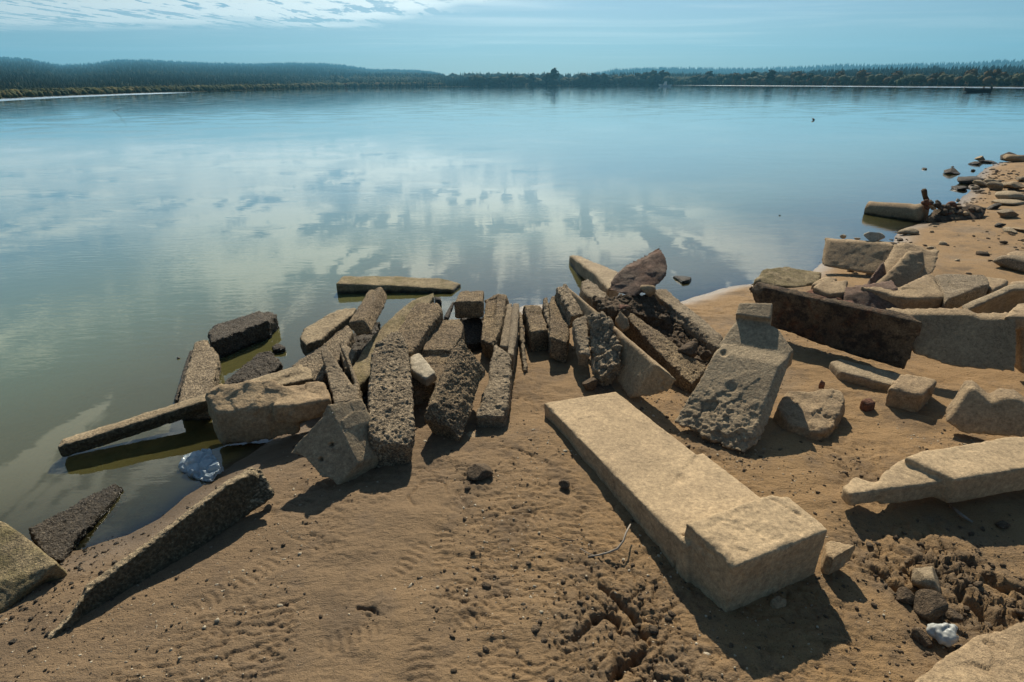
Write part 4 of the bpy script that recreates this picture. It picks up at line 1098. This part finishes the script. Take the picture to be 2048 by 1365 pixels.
tw = [gp(1176, 1114, .004), gp(1195, 1111, .008), gp(1215, 1106, .02), gp(1235, 1098, .035), gp(1247, 1082, .055), gp(1252, 1066, .07), gp(1261, 1049, .075)]
V, Fc = tube_mesh(tw, [.003, .0035, .004, .0045, .0042, .004, .003], 8)
tw_o = mesh_obj('twig', V, Fc, MATS['twig_wood']); tag(tw_o, 'thin grey curved twig lying on the sand left of the long pale slab', 'twig')
V, Fc = tube_mesh([gp(1190, 1112, .006), gp(1178, 1108, .004), gp(1160, 1097, .003)], [.0025, .002, .0015], 6)
mesh_obj('side_shoot', V, Fc, MATS['twig_wood'], parent=tw_o)
V, Fc = tube_mesh([gp(1150, 1082, .004), gp(1125, 1080, .004), gp(1105, 1072, .004)], [.0025, .002, .0012], 6)
tag(mesh_obj('twig', V, Fc, MATS['bark']), 'short dark twig pressed in the sand further left than the grey one', 'twig')
V, Fc = tube_mesh([gp(1900, 1010, .01), gp(1925, 1032, .02), gp(1945, 1045, .01)], [.006, .008, .005], 7)
tag(mesh_obj('stick', V, Fc, MATS['twig_wood']), 'pale stick lying at the edge of the shadow under the large broken slab', 'stick')
# crumpled white bag
bm = bmesh.new()
for (x, y, z_, r_) in ((1880, 1265, .05, .050), (1898, 1258, .075, .036), (1900, 1274, .06, .040), (1868, 1260, .045, .036), (1886, 1280, .04, .036), (1908, 1254, .075, .022), (1909, 1276, .06, .022)):
    q = gp(x, y, z_ * .7); r_ *= .68; M = Matrix.Translation(q) @ Matrix.Diagonal((r_, r_ * .8, r_ * .62, 1))
    bmesh.ops.create_icosphere(bm, subdivisions=3, radius=1, matrix=M)
V = [tuple(x.co) for x in bm.verts]; Fc = [tuple(x.index for x in f_.verts) for f_ in bm.faces]; bm.free()
v, f = refine(V, Fc, .004); N = vnormals(v, f); rg = np.abs(fbm(v * 26, 3, 8)); v = lap(v, f, 2) + N * ((rg - .15) * .022)[:, None]
tag(mesh_obj('plastic_bag', v, f, MATS['white_plastic'], loc=tuple(gp(1888, 1270))), 'crumpled white plastic bag lying in the churned mud', 'bag')
# crumpled clear sheet in the shadow at the water's edge
# ------------------------------------------------------------------ far woods
m, t, b, out = new_mat('forest_leaves')
pos = t.node('ShaderNodeNewGeometry').outputs['Position']; ck = t.node('ShaderNodeAttribute', attribute_name='kind_of_tree').outputs['Fac']
rp = t.node('ShaderNodeValToRGB'); t.put(rp.inputs[0], ck); e = rp.color_ramp.elements
e[0].position = 0; e[0].color = (.018, .030, .016, 1); e[1].position = 1; e[1].color = (.16, .085, .035, 1)
for p_, c_ in ((.45, (.030, .045, .020, 1)), (.7, (.065, .075, .025, 1)), (.86, (.12, .10, .035, 1))): q = e.new(p_); q.color = c_
t.put(b.inputs['Base Color'], rp.outputs[0]); b.inputs['Roughness'].default_value = .95; b.inputs['Specular IOR Level'].default_value = .1
def forest(name, label, n, az0, az1, rfun, hfun, kfun, seed, fat=.36):
    g = np.random.default_rng(seed); az = g.uniform(az0, az1, n); rs = far_r(az); r = rfun(g, az, rs, n)
    x, y = r * np.sin(np.radians(az)), r * np.cos(np.radians(az)); z = ground(x, y, False)
    ok = z > -0.3; x, y, z, r, az, rs = x[ok], y[ok], z[ok], r[ok], az[ok], rs[ok]; n = len(x)
    h = hfun(r, rs, az) * g.uniform(.6, 1.25, n); kd = kfun(g, x, y, r, rs, az, n); con = kd < .4
    seg = 6; prof_c = np.array([[0.0, .55], [.12, 1.0], [.55, .55], [1.0, .02]]); prof_b = np.array([[0, .45], [.3, 1.1], [.72, .95], [1.0, .25]])
    ang = np.arange(seg) * 2 * math.pi / seg
    V = np.zeros((n, 4, seg, 3)); jit = g.uniform(.72, 1.28, (n, 4, seg)); th0 = g.uniform(0, 6, n)
    for k in range(4):
        hz_ = np.where(con, prof_c[k, 0], prof_b[k, 0] * .8); rd = np.where(con, prof_c[k, 1] * fat * .62, prof_b[k, 1] * fat)
        aa = ang[None] + th0[:, None]
        V[:, k, :, 0] = x[:, None] + np.cos(aa) * (rd * h)[:, None] * jit[:, k]; V[:, k, :, 1] = y[:, None] + np.sin(aa) * (rd * h)[:, None] * jit[:, k]
        V[:, k, :, 2] = (z + hz_ * h)[:, None] + (g.uniform(-.05, .05, (n, seg)) * h[:, None] if k else 0)
    V[:, 0, :, 2] -= np.where(con, .5, .25)[:, None] * h[:, None]
    q = []
    for k in range(3):
        for j in range(seg): q.append((k * seg + j, k * seg + (j + 1) % seg, (k + 1) * seg + (j + 1) % seg, (k + 1) * seg + j))
    q.append((3 * seg, 3 * seg + 1, 3 * seg + 2, 3 * seg + 3)); q.append((3 * seg, 3 * seg + 3, 3 * seg + 4, 3 * seg + 5))
    f = (np.array(q)[None] + (np.arange(n) * 4 * seg)[:, None, None]).reshape(-1, 4)
    o = mesh_obj(name, V.reshape(-1, 3), f, MATS['forest_leaves'], smooth=False); attr(o.data, 'kind_of_tree', np.repeat(kd, 4 * seg)); tag(o, label, kind='stuff')
def nz2(x, y, s, sd): return fbm(np.stack([x, y], 1) / s, 3, sd)
rlog = lambda lo, hi: (lambda g, az, rs, n: np.exp(g.uniform(np.log(np.maximum(rs * 1.01, lo)), np.log(hi), n)))
# left: wooded slopes right down to the water, lighter autumn shrubs along the edge
forest('forest', 'dark wooded hillside across the left part of the lake', 26000, -52, -6, rlog(0, 3400), lambda r, rs, az: np.clip(.0052 * r, 1.0, 9),
       lambda g, x, y, r, rs, az, n: np.clip(.22 + .55 * nz2(x, y, 420, 3) + g.uniform(-.18, .18, n) + .40 * sstep(r / rs, 1.7, 1.05), 0, 1), 21)
forest('forest', 'low autumn shrubs along the left shore of the lake', 1500, -50, -8, lambda g, az, rs, n: rs * g.uniform(1.005, 1.12, n), lambda r, rs, az: .0065 * r,
       lambda g, x, y, r, rs, az, n: np.clip(.72 + .3 * nz2(x, y, 30, 4) + g.uniform(-.3, .2, n), 0, 1), 22, .5)
forest('forest', 'wooded point running out into the middle of the lake', 4200, -16, 22, rlog(650, 1250), lambda r, rs, az: np.clip(.008 * r, 3, 10),
       lambda g, x, y, r, rs, az, n: np.clip(.30 + .5 * nz2(x, y, 160, 5) + g.uniform(-.15, .15, n), 0, 1), 23)
forest('forest', 'dark conifer wood behind the right shore of the lake', 9000, 12, 50, rlog(160, 1000), lambda r, rs, az: np.clip(.009 * r, 1.6, 11),
       lambda g, x, y, r, rs, az, n: np.clip(.15 + .45 * nz2(x, y, 200, 6) + g.uniform(-.15, .15, n) + .45 * sstep(r / rs, 1.5, 1.1), 0, 1), 24)
forest('forest', 'hazy wooded ridge on the right skyline', 10000, 2, 50, rlog(1700, 3000), lambda r, rs, az: np.clip(.0036 * r, 6, 10),
       lambda g, x, y, r, rs, az, n: np.clip(.12 + .3 * nz2(x, y, 500, 7) + g.uniform(-.1, .1, n), 0, 1), 25)
# trees that can be told apart on the middle and right shore
def leafy_crown(seed, n=170):
    g = np.random.default_rng(seed); V, Fc = [], []
    lobes = [(g.normal(0, .30, 3) * [1, 1, .8] + [0, 0, .55], g.uniform(.26, .42)) for _ in range(6)]
    for i in range(n):
        c, r_ = lobes[i % 6]; d = g.normal(size=3); d /= np.linalg.norm(d); p = c + d * r_ * g.uniform(.65, 1.05); s = g.uniform(.05, .10)
        a = g.normal(size=3); a /= np.linalg.norm(a); b_ = np.cross(a, d); b_ /= max(np.linalg.norm(b_), 1e-6)
        k = len(V); V += [tuple(p + a * s), tuple(p + b_ * s), tuple(p - a * s), tuple(p - b_ * s)]; Fc.append((k, k + 1, k + 2, k + 3))
    for c, r_ in lobes:
        base_, bf = rock_verts(seed, 2, 0); k = len(V); V += [tuple(x) for x in base_ * r_ * .8 + c]; Fc += [tuple(int(y) + k for y in x) for x in bf]
    return V, Fc
LEAF = [('leaves_green', (.055, .070, .028)), ('leaves_dark', (.028, .040, .020)), ('leaves_pale', (.12, .125, .065)), ('leaves_autumn', (.14, .095, .04))]
for nme, c_ in LEAF: mat_plain(nme, c_, .95, .1)
crowns = []
for nme, c_ in LEAF:
    V, Fc = leafy_crown(len(crowns) + 3); me = bpy.data.meshes.new('crown'); me.from_pydata(V, [], Fc); me.materials.append(MATS[nme]); crowns.append(me)
V, Fc = tube_mesh([(0, 0, -.1), (.01, 0, .25), (-.01, .01, .55)], [.035, .028, .018], 6); trunk_me = bpy.data.meshes.new('trunk'); trunk_me.from_pydata(V, [], Fc); trunk_me.materials.append(MATS['bark'])
SHORE_TREES = [(1110, 171, 32, 30, 1, 'tall round dark tree that tops the middle of the far shore'), (958, 172, 24, 26, 0, None), (980, 172, 20, 30, 0, None), (1000, 171, 22, 24, 2, None), (1022, 171, 25, 24, 0, None),
    (1045, 171, 24, 30, 2, None), (1065, 171, 22, 22, 1, None), (1085, 171, 18, 28, 2, None), (1135, 171, 20, 26, 2, None), (1160, 171, 26, 30, 0, None), (1185, 171, 22, 28, 1, None), (1205, 171, 24, 28, 0, None), (1225, 171, 20, 26, 2, None),
    (1243, 171, 22, 26, 0, None), (1262, 171, 24, 24, 2, None), (1282, 171, 24, 24, 0, None), (1300, 171, 30, 30, 0, None), (1322, 171, 26, 24, 1, None), (1345, 171, 20, 22, 2, None),
    (1395, 171, 20, 26, 0, None), (1412, 171, 24, 28, 1, None), (1432, 171, 24, 24, 2, None), (1455, 172, 22, 26, 0, None), (1478, 172, 22, 22, 3, None), (1500, 172, 26, 30, 0, None), (1520, 172, 22, 30, 2, None),
    (1545, 172, 26, 28, 1, None), (1572, 172, 22, 26, 2, None), (1595, 172, 24, 22, 3, None), (1618, 172, 22, 22, 0, None), (1640, 173, 22, 20, 2, None), (1668, 173, 24, 20, 3, None), (1695, 173, 22, 22, 2, None),
    (1725, 173, 26, 22, 3, None), (1752, 173, 24, 24, 2, None), (1780, 174, 24, 22, 3, None), (1810, 174, 24, 22, 2, None), (1840, 174, 24, 24, 2, None), (1868, 174, 22, 20, 3, None), (1895, 174, 24, 22, 2, None), (1925, 174, 26, 22, 3, None), (1950, 174, 24, 22, 2, None), (1980, 175, 26, 24, 3, None), (2010, 175, 24, 22, 2, None), (2036, 175, 26, 24, 2, None)]
KIND = ['green leafy tree in the row along the far shore', 'dark leafy tree in the row along the far shore', 'pale willowy tree in the row along the far shore', 'brownish autumn tree in the row along the far shore']
for i, (x, y, h_, w_, k, lb) in enumerate(SHORE_TREES):
    az, _ = azel(x, y); r = float(far_r(math.degrees(az))) * 1.02; r = min(r, 700)
    X, Y = r * math.sin(az), r * math.cos(az); D = r * math.cos(az); z = max(gz(X, Y), -.2)
    s = h_ * r / F / 1.35; ws = w_ * r / F / 1.1
    o = bpy.data.objects.new('leafy_tree', None); C.objects.link(o); o.location = (X, Y, z); o.empty_display_size = .1
    tag(o, lb or KIND[k], 'tree', ('%s trees along the far shore' % ['green', 'dark', 'pale', 'autumn'][k]) if not lb else None)
    c_ = bpy.data.objects.new('crown', crowns[k]); C.objects.link(c_); c_.parent = o; c_.scale = (ws, ws, s); c_.rotation_euler.z = rng.uniform(0, 6)
    t_ = bpy.data.objects.new('trunk', trunk_me); C.objects.link(t_); t_.parent = o; t_.scale = (s, s, s)

# ------------------------------------------------------------------ boats and things afloat
def boat(px_, py_, wpx, label, person, col):
    q = P(px_, py_, 0.0); s = np.linalg.norm(q - O) / F * wpx
    root = bpy.data.objects.new('rowing_boat', None); C.objects.link(root); root.location = q; root.rotation_euler.z = -.35; tag(root, label, 'boat')
    st = []
    for x, hw, zt, zb in ((-.5, .05, .20, .08), (-.3, .14, .14, -.03), (0, .18, .12, -.05), (.3, .16, .12, -.04), (.48, .12, .14, .0)):
        st.append([(x, -hw, zt), (x, -hw * .8, zb), (x, hw * .8, zb), (x, hw, zt)])
    V = [p for r_ in st for p in r_]; Fc = [(i * 4 + k, i * 4 + k + 1, i * 4 + 5 + k, i * 4 + 4 + k) for i in range(4) for k in range(3)] + [(0, 1, 2, 3), (19, 18, 17, 16)]
    V = np.array(V) * s; mesh_obj('hull', V, Fc, MATS[col], parent=root, smooth=False)
    for x in (-.2, .2):
        mesh_obj('thwart', np.array([(x - .04, -.15, .09), (x + .04, -.15, .09), (x + .04, .15, .09), (x - .04, .15, .09), (x - .04, -.15, .07), (x + .04, -.15, .07), (x + .04, .15, .07), (x - .04, .15, .07)]) * s,
                 [(0, 1, 2, 3), (7, 6, 5, 4), (0, 4, 5, 1), (1, 5, 6, 2), (2, 6, 7, 3), (3, 7, 4, 0)], MATS['bark'], parent=root, smooth=False)
    return root, s, q
root, s_, q = boat(1953, 185, 33, 'small dark rowing boat with one person aboard on the lake at the right', True, 'boat_black')
mesh_obj('motor', np.array([(.46, -.03, .22), (.54, -.03, .22), (.54, .03, .22), (.46, .03, .22), (.50, -.02, -.05), (.53, -.02, -.05), (.53, .02, -.05), (.50, .02, -.05)]) * s_, [(0, 1, 2, 3), (7, 6, 5, 4), (0, 4, 5, 1), (1, 5, 6, 2), (2, 6, 7, 3), (3, 7, 4, 0)], MATS['boat_black'], parent=root, smooth=False)
# the person: one skinned figure sitting on the stern seat
def skin_person(loc, rz, label):
    J = [(0, 0, .02), (0, 0, .28), (0, 0, .50), (0, .02, .60), (0, .03, .74), (.10, 0, .02), (.12, .40, .05), (.12, .42, -.36), (-.10, 0, .02), (-.12, .40, .05), (-.12, .42, -.36),
         (.19, 0, .47), (.24, .10, .22), (.14, .32, .20), (-.19, 0, .47), (-.24, .10, .22), (-.14, .32, .20), (.12, .53, -.38), (-.12, .53, -.38)]
    E_ = [(0, 1), (1, 2), (2, 3), (3, 4), (0, 5), (5, 6), (6, 7), (0, 8), (8, 9), (9, 10), (2, 11), (11, 12), (12, 13), (2, 14), (14, 15), (15, 16), (7, 17), (10, 18)]
    Rr = [.15, .15, .15, .06, .10, .10, .075, .05, .10, .075, .05, .065, .05, .035, .065, .05, .035, .04, .04]
    me = bpy.data.meshes.new('person'); me.from_pydata(J, E_, []); o = bpy.data.objects.new('person', me); C.objects.link(o)
    md = o.modifiers.new('s', 'SKIN')
    for i, r_ in enumerate(Rr): me.skin_vertices[0].data[i].radius = (r_, r_)
    me.skin_vertices[0].data[0].use_root = True
    o.modifiers.new('ss', 'SUBSURF').levels = 1
    dg = bpy.context.evaluated_depsgraph_get(); m2 = bpy.data.meshes.new_from_object(o.evaluated_get(dg)); o.modifiers.clear(); o.data = m2
    m2.materials.clear(); m2.materials.append(MATS['dark_cloth']); o.location = loc; o.rotation_euler.z = rz; tag(o, label, 'person'); return o
skin_person((q[0] + .22 * s_ * math.cos(-.35), q[1] + .22 * s_ * math.sin(-.35), .09 * s_), 1.2, 'person in dark clothes sitting in the small dark rowing boat')
root, s2, q2 = boat(1330, 173.5, 22, 'tiny white motor boat far off before the middle shore', False, 'boat_white')
V = np.array([(-.15, -.1, .1), (.12, -.1, .1), (.12, .1, .1), (-.15, .1, .1), (-.05, -.08, .38), (.10, -.08, .38), (.10, .08, .38), (-.05, .08, .38)]) * s2
mesh_obj('cabin', V, [(3, 2, 1, 0), (4, 5, 6, 7), (0, 1, 5, 4), (1, 2, 6, 5), (2, 3, 7, 6), (3, 0, 4, 7)], MATS['boat_white'], parent=root, smooth=False)
rock('rock_tip', 'small dark bird sized rock tip showing above open water at the right', 1627, 241, 6, 4, 'black_stone', z=0.0, seed=90)
rock('rock_tip', 'tiny dark speck of rock in the water beyond the mossy block', 1560, 432, 4, 2, 'black_stone', z=0.0, seed=91)
rock('pebble', 'tiny wet pebble in the shallows left of the leftmost crusted beam', 357, 718, 6, 4, 'grey_stone', 'pebble', z=0.0, seed=92)
a_ = P(228, 224, .0); V, Fc = tube_mesh([P(226, 222, 0), P(236, 220, .25), P(244, 217, .55)], [.016, .012, .006], 6)
br = mesh_obj('branch', V, Fc, MATS['bark']); tag(br, 'thin dark branch sticking out of the lake far off at the left', 'branch')
V, Fc = tube_mesh([P(234, 221, .2), P(240, 224, .1)], [.010, .005], 5); mesh_obj('side_shoot', V, Fc, MATS['bark'], parent=br)

# ------------------------------------------------------------------ haze
m = bpy.data.materials.new('haze'); m.use_nodes = True; t = NT(m.node_tree); t.n.clear()
out = t.node('ShaderNodeOutputMaterial'); pv = t.node('ShaderNodeVolumePrincipled')
pv.inputs['Color'].default_value = (.20, .62, .94, 1); pv.inputs['Density'].default_value = 0.00024; pv.inputs['Anisotropy'].default_value = 0.2
t.l.new(pv.outputs[0], out.inputs['Volume'])
hx, hy0, hy1, hz0, hz1 = 4500, -4500, 4500, -460, 240
V = [(x, y, z) for z in (hz0, hz1) for y in (hy0, hy1) for x in (-hx, hx)]
tag(mesh_obj('haze', V, [(0, 2, 3, 1), (4, 5, 7, 6), (0, 1, 5, 4), (2, 6, 7, 3), (0, 4, 6, 2), (1, 3, 7, 5)], m, smooth=False), 'thin blue air over the lake', kind='stuff')
